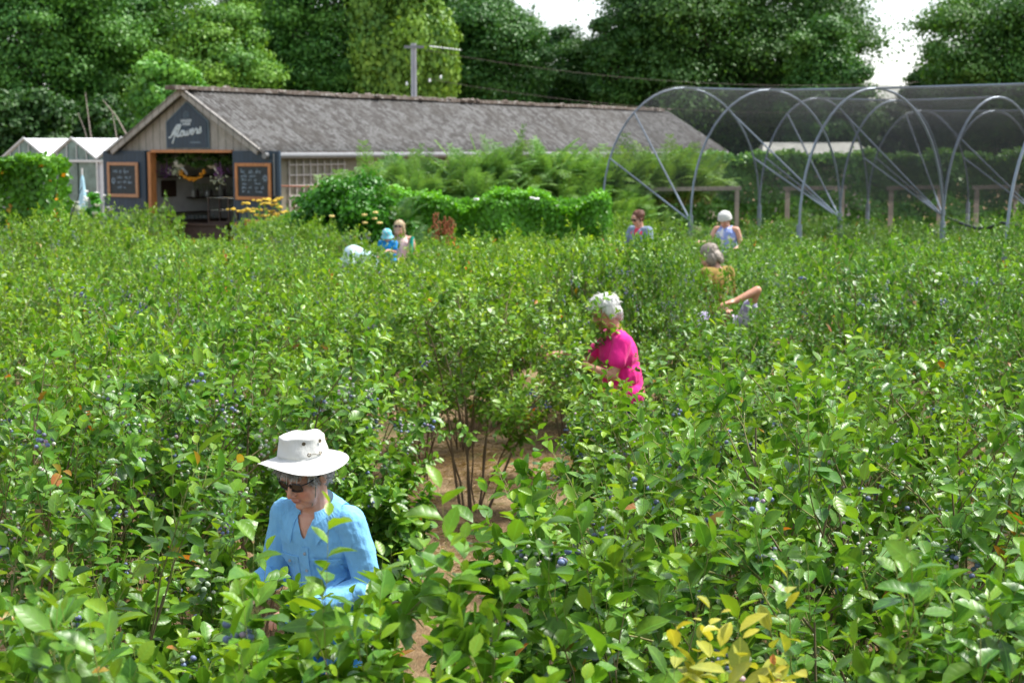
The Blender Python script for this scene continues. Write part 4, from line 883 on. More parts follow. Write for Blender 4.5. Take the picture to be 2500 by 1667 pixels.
KIND = [dict(tall=4), dict(ncane=12, tall=6, leaf=.068), dict(tall=3, leaf=.070), dict(ncane=12, nbr=8, leaf=.062, red=.004, tall=3), dict(ncane=12, tall=5, leaf=.070), dict(tall=1, leaf=.076), dict(ncane=12, tall=0, leaf=.068)]
for i, (px, d, ty, r, pi, nc, tint, lab) in enumerate(NEAR):
    b_ = at(px, ty, d); kw = dict(KIND[pi]); p = gen_bush(300+i, fit=(r, b_.z), **kw)
    put_bush(p, b_.x, d, 1, 1, 0, lab, "blueberry bushes in the picking field", tint, nc)
b_ = at(1090, 600, 11.5)
put_bush(OPEN, b_.x, 11.5, 1, 1, .6, "spreading blueberry bush with bare brown canes showing beside the pink-shirted woman", "blueberry bushes in the picking field", (1.5,1.32,1.0), 12, np.random.default_rng(5))
b_ = at(1690, 1460, 2.95)
put_bush(PALE, b_.x, 2.95, 1, 1, 1.0, "blueberry bush with yellow and red leaves at the bottom edge", "blueberry bushes in the picking field", (1,1,1), 16)
# the rest of the field in staggered rows
CLEAR = [(at(1410,900,11.6).x, 11.6, .55), (at(1150,900,11.4).x, 11.4, 1.45), (-.55,10.2,.55), (-.45,8.6,.6), (-.5,12.2,.5), (.55,10.4,.35)]
CLEAR += [(at(917,560,24.5).x, 24.5, .7), (at(840,560,23.0).x, 23.0, .5), (at(1475,540,26).x, 26, .6), (at(1668,540,26).x, 26, .6), (at(1652,640,17).x, 17, .6), (at(1690,700,13.6).x, 13.9, .5)]
TARGETS = [(1425,890,48,11.6), (905,550,40,24.5), (832,578,30,23), (1475,527,36,26), (1668,532,36,26), (1650,628,36,17), (1702,738,50,13.8), (460,552,66,38), (1130,548,250,31), (735,1300,120,6.0), (1900,545,400,30)]
def sight_cap(x, y, r, h):
    for px,py,hw,d in TARGETS:
        if y < d-.2 and abs((x/y*FPX+1250)*.9408 - px) < hw + r*FPX/y*.9408*.7: h = min(h, CAMZ - (py*1.063-363)/FPX*y + .02)
    return max(h, .55)
EXTRA = [(1645,16.3,610,.5),(1708,13.2,708,.42),(300,27.5,468,.7),(352,27,462,.55),(100,27,478,.7),(215,28,482,.7),(30,26,485,.7),(590,30.5,508,.6),(650,29,512,.7),(1600,12.9,650,.35),(1430,16,536,.75),(1500,15.3,546,.45),(1460,14.4,566,.6),(1390,15.0,556,.7)]
nf = 0; y = 8.9; row = 0
while y < 35.5:
    x = -(.34*y+1.6) + (row%2)*.65
    while x < .34*y+1.6:
        xx = x + rb.uniform(-.22,.22); yy = y + rb.uniform(-.25,.25); x += 1.18
        px = xx/yy
        if any(math.hypot(xx-a, yy-b) < c for a,b,c in CLEAR): continue
        lim = 34 if px < -.12 else (29.5 if px < .05 else 35.5)
        if yy > lim: continue
        if yy < 12.4 and -1.05 < xx < 0.80: continue
        far_ = yy > 13
        p = FAR[rb.integers(4)] if far_ else PROTO[rb.integers(5)]
        h = np.interp(yy, [9,14,22,30,35], [1.68,1.66,1.50,1.28,1.08])
        
        if px < -.12: h *= np.interp(yy, [9,16,30], [1,1,1.07])
        h *= rb.uniform(.84,1.12)*(1+.15*math.sin(xx*1.7+1+yy*.4)*math.sin(yy*.9+xx*.3)); 
        if rb.random() < .06: continue
        h = h; h = sight_cap(xx, yy, .8, h)
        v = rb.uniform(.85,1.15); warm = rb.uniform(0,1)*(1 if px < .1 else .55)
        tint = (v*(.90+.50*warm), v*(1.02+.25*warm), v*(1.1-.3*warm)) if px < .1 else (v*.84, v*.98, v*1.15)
        side = "left" if px < -.11 else ("middle" if px < .11 else "right")
        zone = "front" if yy < 15 else ("midway" if yy < 23 else "far")
        lab = {"left": {"front": "leafy blueberry bush in the dense rows behind the white-hatted woman", "midway": "blueberry bush in the packed rows left of the bare-caned bush, midway to the shop", "far": "small-looking blueberry bush in the last rows before the flower shop"},
               "middle": {"front": "leafy blueberry bush in the rows around the pink-shirted woman", "midway": "blueberry bush in the packed rows beyond the pink-shirted woman", "far": "small-looking blueberry bush in the last rows before the green hedge"},
               "right": {"front": "leafy blueberry bush in the rows right of the pink-shirted woman", "midway": "blueberry bush in the packed rows below the hooped net tunnels", "far": "small-looking blueberry bush growing at the feet of the net tunnel hoops"}}[side][zone]
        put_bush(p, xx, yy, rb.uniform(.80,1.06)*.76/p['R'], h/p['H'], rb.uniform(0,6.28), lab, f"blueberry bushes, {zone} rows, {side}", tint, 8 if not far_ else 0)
        nf += 1
    y += 1.28; row += 1
for (px,d,ty,r) in EXTRA:
    b_ = at(px,ty,d); p = FAR[rb.integers(4)]; v = rb.uniform(.9,1.15)
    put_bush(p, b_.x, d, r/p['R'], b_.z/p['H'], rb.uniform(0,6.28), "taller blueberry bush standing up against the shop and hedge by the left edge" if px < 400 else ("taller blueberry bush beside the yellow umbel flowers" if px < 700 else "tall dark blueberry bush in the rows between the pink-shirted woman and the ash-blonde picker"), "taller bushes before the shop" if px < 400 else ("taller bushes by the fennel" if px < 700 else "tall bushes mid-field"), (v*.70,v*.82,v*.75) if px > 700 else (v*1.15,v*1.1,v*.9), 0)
print("FIELD", nf, [q['n'] for q in PROTO], [q['n'] for q in FAR], [(round(q['H'],2), round(q['R'],2)) for q in PROTO+FAR+[OPEN,PALE]])
# ---------------------------------------------------------------- people
from mathutils import noise as mnoise
def blob(mb, voxel=.005, it=5, fac=.5):
    tmp = bpy.data.objects.new("tmp", mb.mesh("tmp")); C.objects.link(tmp)
    r = tmp.modifiers.new("r",'REMESH'); r.mode = 'VOXEL'; r.voxel_size = voxel; r.use_smooth_shade = True
    s = tmp.modifiers.new("s",'SMOOTH'); s.factor = fac; s.iterations = it
    dg = bpy.context.evaluated_depsgraph_get(); dg.update(); me = bpy.data.meshes.new_from_object(tmp.evaluated_get(dg))
    d = tmp.data; bpy.data.objects.remove(tmp); bpy.data.meshes.remove(d); return me
def co_of(me): a = np.zeros(len(me.vertices)*3, np.float32); me.vertices.foreach_get("co", a); return a.reshape(-1,3)
def set_co(me, a): me.vertices.foreach_set("co", np.ascontiguousarray(a, np.float32).ravel()); me.update()
def no_of(me): a = np.zeros(len(me.vertices)*3, np.float32); me.vertex_normals.foreach_get("vector", a); return a.reshape(-1,3)
def folds(me, amp, sc, seed=0.0):
    co = co_of(me); n = no_of(me); d = np.array([1-2*abs(mnoise.noise(Vector((p[0]*sc[0]+seed,p[1]*sc[1],p[2]*sc[2])))) for p in co])
    d = d*.7 + .3*np.array([mnoise.noise(Vector((p[0]*sc[0]*2.3+seed,p[1]*sc[1]*2.3,p[2]*sc[2]*2.3))) for p in co])
    set_co(me, co + n*(amp*d)[:,None])
def cut(me, fn):
    bm = bmesh.new(); bm.from_mesh(me); bmesh.ops.delete(bm, geom=[v for v in bm.verts if fn(v.co)], context='VERTS')
    bv = [v for v in bm.verts if any(e.is_boundary for e in v.link_edges)]
    for _ in range(14):
        new = {}
        for v in bv:
            nb = [e.other_vert(v).co for e in v.link_edges if e.is_boundary]
            if len(nb) == 2: new[v] = v.co*.4+(nb[0]+nb[1])*.3
        for v,c in new.items(): v.co = c
    bm.to_mesh(me); bm.free(); me.update()
def skin_mat(name, c):
    m, nt, b = new_mat(name); a = N(nt,"ShaderNodeAttribute",attribute_name='tint'); n = noise(nt, 38, 5, .6)
    cc = mixc(nt, 1.0, rgba_mix(nt, n, c), a.outputs["Color"], 'MULTIPLY'); nt.links.new(cc, b.inputs["Base Color"]); b.inputs["Roughness"].default_value = .5
    b.inputs["Subsurface Weight"].default_value = .08; b.inputs["Subsurface Radius"].default_value = (.01,.004,.002); bump(nt,b,noise(nt,220,3),.12,.002); return m
def rgba_mix(nt, n, c): return ramp(nt, n, [(.35,(c[0]*.93,c[1]*.82,c[2]*.80)),(.65,c)])
M['skin'] = skin_mat("skin_fair", (.62,.36,.26)); M['skin_tan'] = skin_mat("skin_tanned", (.50,.25,.155))
def hair_mat(name, c):
    m, nt, b = new_mat(name); n = noise(nt, 55, 4, .6, stretch=(2.2,2.2,.18)); n2 = noise(nt, 9, 3)
    nt.links.new(mixc(nt, n2, ramp(nt, n, [(.3,tuple(x*.68 for x in c)),(.65,c)]), tuple(x*.88 for x in c)), b.inputs["Base Color"]); b.inputs["Roughness"].default_value = .55; bump(nt,b,n,.9,.006); return m
def cloth(name, c, var=.05, weave=900, pattern=None):
    m, nt, b = new_mat(name); n = noise(nt, 14, 4); wv = noise(nt, weave, 2)
    base = ramp(nt, n, [(.3,tuple(x*(1-var) for x in c)),(.7,tuple(min(1,x*(1+var)) for x in c))])
    if pattern: base = mixc(nt, ramp(nt, noise(nt, pattern[1], 2), [(.54,0),(.58,1)]), base, pattern[0])
    nt.links.new(base, b.inputs["Base Color"]); b.inputs["Roughness"].default_value = .85; b.inputs["Specular IOR Level"].default_value = .2; b.inputs["Sheen Weight"].default_value = .1; bump(nt,b,mth(nt,'ADD',mth(nt,'MULTIPLY',noise(nt,26,5,.6,stretch=(1,1,.5)),1.0),mth(nt,'MULTIPLY',wv,.06)),.55,.012); return m
M['blue_shirt'] = cloth("sky_blue_cotton", (.20,.50,.82)); M['white_hat'] = cloth("off_white_canvas", (.58,.58,.55)); M['pink'] = cloth("hot_pink_jersey", (.86,.022,.27)); M['navy_cloth'] = cloth("navy_cotton", (.018,.03,.07)); M['denim'] = cloth("blue_trousers", (.03,.22,.55))
M['lens'] = simple("dark_brown_lens", (.025,.014,.012), .12, .1, 5, bmp=0); M['black_plastic'] = simple("black_plastic", (.015,.015,.017), .35, .1, 5, bmp=0); M['brass'] = simple("aged_brass", (.13,.10,.06), .4, .2, 40, metal=.5); M['cord'] = simple("grey_cord", (.30,.29,.25), .8, .2, 90); M['button'] = simple("grey_button", (.30,.36,.40), .4, .15, 60); M['shoe'] = simple("worn_shoe", (.10,.07,.055), .7, .2, 20)
def head_blob(mb, HM, s=1.0, fat=0.0):
    Mr = HM.to_3x3()
    def e(c, r): mb.ell(HM @ Vector(c), r, M=Mr, nu=18, nv=12)
    def cp(a, ra, b, rb): mb.cap(HM @ Vector(a), ra*s, HM @ Vector(b), rb*s)
    e((0,.015,.030),(.074,.092,.083)); e((0,-.028,-.028),(.062,.064,.082)); e((0,-.036,-.074),(.050,.048,.040)); e((0,-.078,-.098),(.021,.017,.016))
    for q in (-1,1):
        e((q*.036,-.064,-.036),(.025,.023,.026)); e((q*.030,-.081,.024),(.025,.013,.009)); e((q*.077,.010,-.012),(.010,.019,.031)); e((q*.0105,-.100,-.036),(.0095,.0100,.0085)); e((q*.045,-.05,-.075),(.017,.02,.02))
    if fat: e((0,-.040,-.095),(.046,.040,.032)); e((.04,-.052,-.060),(.027,.03,.03)); e((-.04,-.052,-.060),(.027,.03,.03))
    cp((0,-.086,.012),.0085,(0,-.110,-.031),.0125); e((0,-.092,-.061),(.023,.0095,.0055)); e((0,-.089,-.0715),(.019,.0105,.0065)); e((0,-.07,.05),(.05,.02,.028))
def hand(mb, W, d, n, thumb_side, curl=.55, s=1.0):
    W = Vector(W); d = Vector(d).normalized(); n = (Vector(n)-d*Vector(n).dot(d)).normalized(); sd = d.cross(n).normalized()*thumb_side
    Mx = Matrix((sd, d, n)).transposed(); mb.ell(W+d*.048*s, (.040*s,.054*s,.0155*s), M=Mx, nu=14, nv=10); mb.cap(W-d*.02,.024*s,W+d*.03*s,.026*s)
    for i,(off,ln) in enumerate(((.030,.072),(.010,.080),(-.010,.075),(-.029,.058))):
        p = W + d*.088*s + sd*off*s; a = curl*(.75+.15*i)*.6; r = .0088*s
        for sg_ in (.45,.32,.25):
            q = p + (d*math.cos(a)+n*math.sin(a))*ln*sg_*s; mb.cap(p, r, q, r*.9, 8); p = q; r *= .9; a += curl*.85
    p = W + d*.022*s + sd*.034*s; q = p + (sd*.68+d*.62+n*.25).normalized()*.040*s; mb.cap(p,.0125*s,q,.0105*s,8); mb.cap(q,.0105*s,q+(sd*.25+d*.8+n*.45).normalized()*.032*s,.0085*s,8)
DEF = dict(pelvis=(0,.02,.88), waist=(0,.0,1.03), chest=(0,-.03,1.19), neck=(0,-.05,1.345), head=(0,-.085,1.475), hp=10, hy=0, hr=0, shL=(.175,-.04,1.30), shR=(-.175,-.04,1.30),
  elL=(.24,-.02,1.04), wrL=(.20,-.22,.95), elR=(-.24,-.02,1.04), wrR=(-.20,-.22,.95), hdL=(-.2,-.9,-.1), hdR=(.2,-.9,-.1), hipL=(.09,.03,.86), knL=(.10,.0,.47), anL=(.11,.05,.08), hipR=(-.09,.03,.86), knR=(-.10,-.01,.47), anR=(-.11,.04,.08))
def person(label, x, y, rz, pose, skin, scale=1.0, voxel=.006, group=None, z=0.0, fat=0.0):
    J = dict(DEF); J.update(pose); J = {k:(Vector(v) if isinstance(v, tuple) else v) for k,v in J.items()}
    t = thing("person", label, "person", (x,y,z), rz, group); t.scale = (scale,)*3
    HM = Matrix.Translation(J['head']) @ Matrix.Rotation(R(J['hy']),4,'Z') @ Matrix.Rotation(R(J['hp']),4,'X') @ Matrix.Rotation(R(J['hr']),4,'Y')
    mb = MB(); head_blob(mb, HM, 1.0, fat)
    mb.cap(J['neck']+Vector((0,.012,-.02)), .058, HM @ Vector((0,.015,-.06)), .052); mb.cap(J['shL']*.93+J['neck']*.07,.048,J['neck']+Vector((0,.02,-.03)),.050); mb.cap(J['shR']*.93+J['neck']*.07,.048,J['neck']+Vector((0,.02,-.03)),.050)
    up = (J['chest']-J['pelvis']); q = up.to_track_quat('Z','Y').to_matrix()
    mb.ell(J['chest']+Vector((0,0,.02)), (.155,.10,.15), M=q); mb.ell(J['waist'], (.130,.095,.14), M=q); mb.ell(J['pelvis'], (.155,.105,.12))
    for s in 'LR':
        mb.cap(J['sh'+s],.047,J['el'+s],.037); mb.cap(J['el'+s],.038,J['wr'+s],.025); hand(mb, J['wr'+s], J['hd'+s], (0,0,-1) if abs(J['hd'+s].normalized().z) < .8 else (0,1,0), 1 if s == 'R' else -1)
        mb.cap(J['hip'+s],.078,J['kn'+s],.052); mb.cap(J['kn'+s],.052,J['an'+s],.034); mb.ell(J['an'+s]*.6+J['kn'+s]*.4+Vector((0,.02,0)), (.045,.05,.10))
        mb.cap(J['an'+s]+Vector((0,.02,-.03)),.036,J['an'+s]+Vector((0,-.13,-.045)),.03)
    me = blob(mb, voxel, 4); co = co_of(me); inv = np.array(HM.inverted()); hc = co @ inv[:3,:3].T + inv[:3,3]; tint = np.ones((len(co),4), np.float32)
    def spot(c, r, col):
        f = np.clip(1-np.linalg.norm((hc-np.array(c))/np.array(r),axis=1),0,1)[:,None]**.6; tint[:,:3] = tint[:,:3]*(1-f)+np.array(col)*f
    spot((0,-.1,-.066),(.030,.03,.011),(.72,.42,.42))
    for s in (-1,1): spot((s*.042,-.08,-.035),(.035,.04,.03),(1.0,.80,.78)); spot((s*.031,-.092,.004),(.016,.02,.007),(.22,.18,.17)); spot((s*.032,-.095,.024),(.024,.02,.007),(.55,.45,.40))
    spot((0,-.115,-.034),(.022,.022,.02),(1.0,.78,.74)); spot((0,-.100,-.0665),(.024,.02,.0035),(.35,.2,.2))
    a = me.attributes.new('tint','FLOAT_COLOR','POINT'); a.data.foreach_set("color", tint.ravel())
    mobj("body", me, skin, t); return t, J, HM
def top_garment(t, J, mat, name="shirt", sleeve=1.0, ease=.0, hem=.80, neckcut=.0, amp=.005, voxel=.006, cutfn=None, straps=False, slim=1.0):
    mb = MB(); e = ease-.13*(1-slim); up = (J['chest']-J['pelvis']); q = up.to_track_quat('Z','Y').to_matrix()
    mb.ell(J['chest']+Vector((0,0,.0)), (.180+e,.125+e,.165), M=q); mb.ell(J['waist'], (.165+e,.125+e,.16), M=q); mb.ell(J['pelvis']+Vector((0,0,.0)), (.185+e,.135+e,.13))
    mb.cap(J['chest'],.13+e,J['pelvis'],.14+e)
    if not straps:
        mb.cap(J['shL'],.066*slim,J['neck']+Vector((0,.015,-.045)),.070); mb.cap(J['shR'],.066*slim,J['neck']+Vector((0,.015,-.045)),.070)
        for s in 'LR':
            if sleeve <= .5: mb.cap(J['sh'+s],.069,J['sh'+s].lerp(J['el'+s],sleeve*1.3),.064)
            else: mb.cap(J['sh'+s],.070*slim,J['el'+s],.060*slim); mb.cap(J['el'+s],.060*slim,J['el'+s].lerp(J['wr'+s],.93*sleeve),.041)
    else:
        for s in (-1,1): mb.cap(J['chest']+Vector((s*.09,-.08,.06)),.035,J['neck']+Vector((s*.085,.01,-.005)),.024); mb.cap(J['chest']+Vector((s*.09,.07,.06)),.035,J['neck']+Vector((s*.085,.01,-.005)),.024)
    me = blob(mb, voxel, 4); 
    if amp: folds(me, amp, (9,9,5), t.location.x*3); folds(me, amp*.5, (20,20,9), t.location.x*5)
    if cutfn: cut(me, cutfn)
    return mobj(name, me, mat, t)
def trousers(t, J, mat, to=1.0, name="trousers", voxel=.008):
    mb = MB(); mb.ell(J['pelvis'], (.175,.125,.12))
    for s in 'LR':
        mb.cap(J['hip'+s],.095,J['kn'+s],.072)
        if to > .55: mb.cap(J['kn'+s],.072,J['kn'+s].lerp(J['an'+s],(to-.5)*2),.058)
    me = blob(mb, voxel, 4); folds(me, .005, (8,8,4)); return mobj(name, me, mat, t)
def shoes(t, J):
    for s in 'LR':
        mb = MB(); mb.cap(J['an'+s]+Vector((0,.03,-.035)),.043,J['an'+s]+Vector((0,-.15,-.045)),.036); mobj("shoe", blob(mb,.008,3), M['shoe'], t)
def hairdo(t, HM, mat, parts, voxel=.006, amp=.006, name="hair"):
    mb = MB()
    for c,r in parts: mb.ell(HM @ Vector(c), r, M=HM.to_3x3(), nu=18, nv=12)
    me = blob(mb, voxel, 3); folds(me, amp, (45,45,9)); o = mobj(name, me, mat, t)
    co = co_of(me); no = no_of(me); rng = np.random.default_rng(len(co)); k = rng.choice(len(co), min(len(co), 2600)); hm = np.array(HM)[:3,:3]; c0 = np.array(HM)[:3,3] + hm @ np.array([0,.03,.12])
    d = co[k]-c0 + rng.normal(0,.02,(len(k),3)); n_ = no[k]; d = nrm(d-(d*n_).sum(1,keepdims=True)*n_) + n_*rng.uniform(.0,.16,(len(k),1)) + rng.normal(0,.12,(len(k),3))
    mobj(name, leaves(name, co[k]-n_*.002, d, n_, rng.uniform(.018,.05,len(k)), rng.uniform(-.1,.5,len(k)), np.zeros(len(k)), np.ones((len(k),4)), 1, .22), mat, o); return o
def glasses(t, HM, up=False):
    z0 = .085 if up else .004; y0 = -.085 if up else -.099; A = HM @ Matrix.Rotation(R(-60 if up else 4),4,'X') if False else HM
    T = A @ Matrix.Translation((0,y0,z0)) @ Matrix.Rotation(R(-55 if up else 3),4,'X'); fr = MB()
    for s in (-1,1):
        pts = []
        for i in range(24):
            a = 2*PI*i/24; cx, cz = math.cos(a), math.sin(a); r_ = (abs(cx)**3.4+abs(cz)**3.4)**(-1/3.4); px_ = s*.033+.0275*cx*r_; pts.append(Vector((px_, .9*px_*px_*3.2, .0185*cz*r_)))
        fr.tube([T @ p for p in pts+pts[:1]], .0024, 6, False); o = mobj("lens", MB().add([T @ (p+Vector((0,.001,0))) for p in pts], [tuple(range(24))]).mesh("lens"), M['lens'], t)
        m_ = o.modifiers.new("s",'SOLIDIFY'); m_.thickness = .002
        fr.tube([T @ Vector((s*.060,.012,.010)), T @ Vector((s*.074,.03,.009)), T @ Vector((s*.081,.07,.004)), T @ Vector((s*.082,.115,-.004))], .0026, 6)
    fr.tube([T @ Vector((-.007,0,.006)), T @ Vector((0,-.002,.009)), T @ Vector((.007,0,.006))], .0024, 6); fr.build("sunglasses_frame", M['black_plastic'], t, True)
def drape(t, garment, quads, name, mat, off=.004, thick=.002, d=(0,-1,0)):
    """project flat pieces given in local xz onto the front of a garment"""
    bm = bmesh.new(); bm.from_mesh(garment.data); tr = BVHTree.FromBMesh(bm); mb = MB(); d = Vector(d)
    for (P00,P10,P11,P01,nu,nv) in quads:
        vs = []
        for j in range(nv+1):
            for i in range(nu+1):
                u,v = i/nu, j/nv; x = (P00[0]*(1-u)+P10[0]*u)*(1-v)+(P01[0]*(1-u)+P11[0]*u)*v; z = (P00[1]*(1-u)+P10[1]*u)*(1-v)+(P01[1]*(1-u)+P11[1]*u)*v
                h = tr.ray_cast(Vector((x,-1.5,z)), Vector((0,1,0)))[0]; vs.append((h if h else Vector((x,-.15,z))) + d*off)
        mb.add(vs, [(j*(nu+1)+i, j*(nu+1)+i+1, (j+1)*(nu+1)+i+1, (j+1)*(nu+1)+i) for j in range(nv) for i in range(nu)])
    bm.free(); o = mb.build(name, mat, t, True); m_ = o.modifiers.new("s",'SOLIDIFY'); m_.thickness = thick; m_.offset = 1; return o
# --- woman in the blue shirt
w1 = at(742,1200,6.06)
pose = dict(pelvis=(0,.05,.88), waist=(0,.015,1.02), chest=(0,-.035,1.16), neck=(0,-.065,1.30), head=(0,-.122,1.455), hp=25, hy=-14, hr=2, shL=(.148,-.045,1.262), shR=(-.148,-.045,1.262), elL=(.222,-.02,1.0), wrL=(.06,-.235,.955), hdL=(-.75,-.6,-.15), elR=(-.205,-.05,1.01), wrR=(-.17,-.31,1.0), hdR=(.1,-.9,.15))
t, J, HM = person("grey-haired woman in a sky blue shirt and white brimmed hat picking berries in front", w1.x, 6.06, R(-24), pose, M['skin'], 1.0, .0040, fat=1.0)
NK = J['neck']
def vneck(c):
    zv = 1.195; front = c.y < NK.y+.01
    if front and c.z > zv and abs(c.x) < (c.z-zv)*.40: return True
    return (c-(NK+Vector((0,.02,.05)))).length < .083
sh = top_garment(t, J, M['blue_shirt'], amp=0, voxel=.0042, cutfn=vneck, slim=.84)
trousers(t, J, M['denim']); shoes(t, J)
# collar: two leaves folded over from a stand round the neck
bm = bmesh.new(); bm.from_mesh(sh.data); bm.normal_update(); ctr = BVHTree.FromBMesh(bm); bm.free()
cl = MB(); na = 48; base = NK + Vector((0,.012,.0))
for i in range(na+1):
    th = -PI/2 + R(26) + (2*PI-R(52))*i/na; fr_ = min(i, na-i)/na*2; pt = max(0,1-fr_*4.2); ct_, st_ = math.cos(th), math.sin(th); lo = -.035*(1-st_)*.5
    low = base + Vector((.066*ct_,.066*st_,.005+lo)); top = base + Vector((.070*ct_,.070*st_,.052+.016*st_+lo)); mid = base + Vector((.094*ct_,.088*st_,.046+.014*st_+lo))
    o_ = base + Vector(((.128+.020*pt)*ct_,(.118+.030*pt)*st_,.006+.006*st_+lo-.085*pt)); h = ctr.find_nearest(o_); out = h[0] + h[1]*.018 if h[0] is not None else o_
    mid = top.lerp(out,.42) + Vector((ct_,st_,.5))*.011
    cl.v += [low, top, mid, out]
cl.f += [(i*4+k_, i*4+k_+1, (i+1)*4+k_+1, (i+1)*4+k_) for i in range(na) for k_ in range(3)]
folds(sh.data, .0095, (10,10,5), 1.7); folds(sh.data, .0045, (21,21,9), 3.3); folds(sh.data, .002, (48,48,30), 7.1)
o = cl.build("collar", M['blue_shirt'], t, True); m_ = o.modifiers.new("s",'SOLIDIFY'); m_.thickness = .005
drape(t, sh, [((-.010,.80),(.022,.80),(.022,1.168),(-.010,1.168),3,24)], "placket", M['blue_shirt'], .003)
fl_ = []
for s in (-1,1): fl_ += [((s*.035,1.105),(s*.085,1.088),(s*.085,1.125),(s*.035,1.125),6,4),((s*.085,1.088),(s*.135,1.105),(s*.135,1.125),(s*.085,1.125),6,4)]
[drape(t, sh, fl_[i:i+2], "pocket_flap", M['blue_shirt'], .006, .004) for i in (0,2)]
[drape(t, sh, [((s*.040,1.00),(s*.130,1.00),(s*.130,1.10),(s*.040,1.10),8,8)], "pocket", M['blue_shirt'], .003, .003) for s in (-1,1)]
bm = bmesh.new(); bm.from_mesh(sh.data); tr = BVHTree.FromBMesh(bm); bm.free()
for (x,z) in ((.006,1.145),(.006,1.075),(.006,1.0),(.006,.93),(.085,1.10),(-.085,1.10)):
    h = tr.ray_cast(Vector((x,-1.5,z)), Vector((0,1,0)))[0]
    if h: o = MB().lathe([(.0001,.004),(.004,.004),(.0062,.0025),(.0065,0),(.0001,0)], n=14).build("button", M['button'], t, True); o.location = h+Vector((0,-.007,0)); o.rotation_euler = (PI/2,0,0)
for s in 'LR': o = mobj("cuff", MB().tube([J['el'+s].lerp(J['wr'+s],.84), J['el'+s].lerp(J['wr'+s],.99)], [.044,.042], 18, False).mesh("cuff"), M['blue_shirt'], t); m_ = o.modifiers.new("s",'SOLIDIFY'); m_.thickness = .004
M['grey_hair'] = hair_mat("silver_grey_hair", (.52,.51,.49)); M['white_hair'] = hair_mat("white_hair", (.78,.77,.74))
hairdo(t, HM, M['grey_hair'], [((0,.055,-.005),(.077,.062,.075)),((.070,.028,.020),(.015,.040,.040)),((-.070,.028,.020),(.015,.040,.040)),((0,-.066,.064),(.058,.026,.016)),((.066,-.028,.030),(.012,.02,.034)),((-.066,-.028,.030),(.012,.02,.034))], .004, .004)
glasses(t, HM)
HT = HM @ Matrix.Translation((0,.016,.076)) @ Matrix.Scale(.95,4) @ Matrix.Rotation(R(-22),4,'X') @ Matrix.Rotation(R(-3),4,'Y')
def wob(p, r, an):
    if r > .10:
        f = (r-.095)/.085; p = p + Vector((0,0, f*(-.016*math.cos(2*an+.4) - .010 + .006*math.sin(3*an+1)) ))
    else: p = p + Vector((0,0,.003*math.sin(5*an)*(1 if .03 < p.z < .1 else 0))); p = Vector((p.x*(1+.018*math.sin(7*an+p.z*40)), p.y*(1.12+.015*math.sin(6*an+p.z*50)), p.z))
    return p if r > .10 else p
hat_prof = [(.0005,.090),(.055,.092),(.080,.089),(.0865,.084),(.088,.078),(.087,.064),(.090,.050),(.093,.038),(.096,.026),(.0985,.016),(.100,.008),(.102,.002),(.106,.0),(.127,-.003),(.152,-.008),(.174,-.014),(.186,-.018),(.187,-.021),(.174,-.018),(.152,-.012),(.127,-.007),(.102,-.003),(.093,.02)]
o = mobj("sun_hat", MB().lathe(hat_prof, n=64, M=HT, wob=wob).mesh("sun_hat"), M['white_hat'], t); folds(o.data, .0026, (22,22,34)); HATO = o
m_ = o.modifiers.new("b",'SUBSURF'); m_.levels = 1; m_.render_levels = 1
for a_, z_ in ((-38,.066),(5,.066)): 
    an = R(a_); c_ = HT @ Vector((.0935*math.cos(an),.102*math.sin(an),z_)); n_ = (HT.to_3x3() @ Vector((math.cos(an),math.sin(an),0))).normalized(); q = n_.to_track_quat('Z','Y').to_matrix()
    mobj("eyelet", MB().lathe([(.0001,.0),(.003,.001),(.0042,.0025),(.0068,.0025),(.0074,.0)], c_, 14, M=q).mesh("eyelet"), M['brass'], o)
pts_ = [HT @ Vector((.103*math.cos(R(a_)),.112*math.sin(R(a_)),.020+.004*math.sin(a_))) for a_ in (-28,-18,-8,0)]; mobj("lacing", MB().tube(pts_,.0022,6).mesh("lacing"), M['cord'], o)
for a_ in (-28,0): mobj("eyelet", MB().lathe([(.004,0),(.006,.002),(.008,0)], HT @ Vector((.101*math.cos(R(a_)),.111*math.sin(R(a_)),.02)), 12, M=(HT.to_3x3() @ Vector((math.cos(R(a_)),math.sin(R(a_)),0))).to_track_quat('Z','Y').to_matrix()).mesh("eyelet"), M['brass'], o)
for s in (-1,1): mobj("chin_cord", MB().tube([HM @ Vector(p) for p in ((s*.080,-.020,.055),(s*.078,-.030,.0),(s*.068,-.045,-.06),(s*.040,-.055,-.105),(0,-.05,-.125))], .0024, 6).mesh("chin_cord"), M['cord'], t)
# --- woman in the pink shirt
p2 = at(1428,900,11.6)
pose = dict(head=(0,-.135,1.50), neck=(0,-.06,1.36), hp=24, hy=6, shL=(.17,-.05,1.285), shR=(-.17,-.05,1.285), elL=(.225,-.13,1.05), wrL=(.15,-.34,1.13), hdL=(-.2,-.9,.1), elR=(-.20,-.22,1.10), wrR=(-.12,-.42,1.18), hdR=(.1,-.9,.1))
t, J, HM = person("white-haired woman in a hot pink T-shirt reaching into a bush", p2.x, 11.6, R(-78), pose, M['skin_tan'], 1.0, .0055)
top_garment(t, J, M['pink'], "t_shirt", .42, .01, amp=.007, cutfn=lambda c: (c-(J['neck']+Vector((0,-.005,.06)))).length < .088)
trousers(t, J, M['navy_cloth'], .5, "shorts"); shoes(t, J)
hairdo(t, HM, M['white_hair'], [((0,.035,.048),(.087,.094,.082)),((0,.080,-.02),(.068,.040,.075)),((.070,.025,.01),(.020,.045,.048)),((-.070,.025,.01),(.020,.045,.048)),((0,-.055,.085),(.068,.045,.034)),((.02,-.02,.115),(.04,.06,.03))], .005, .007)
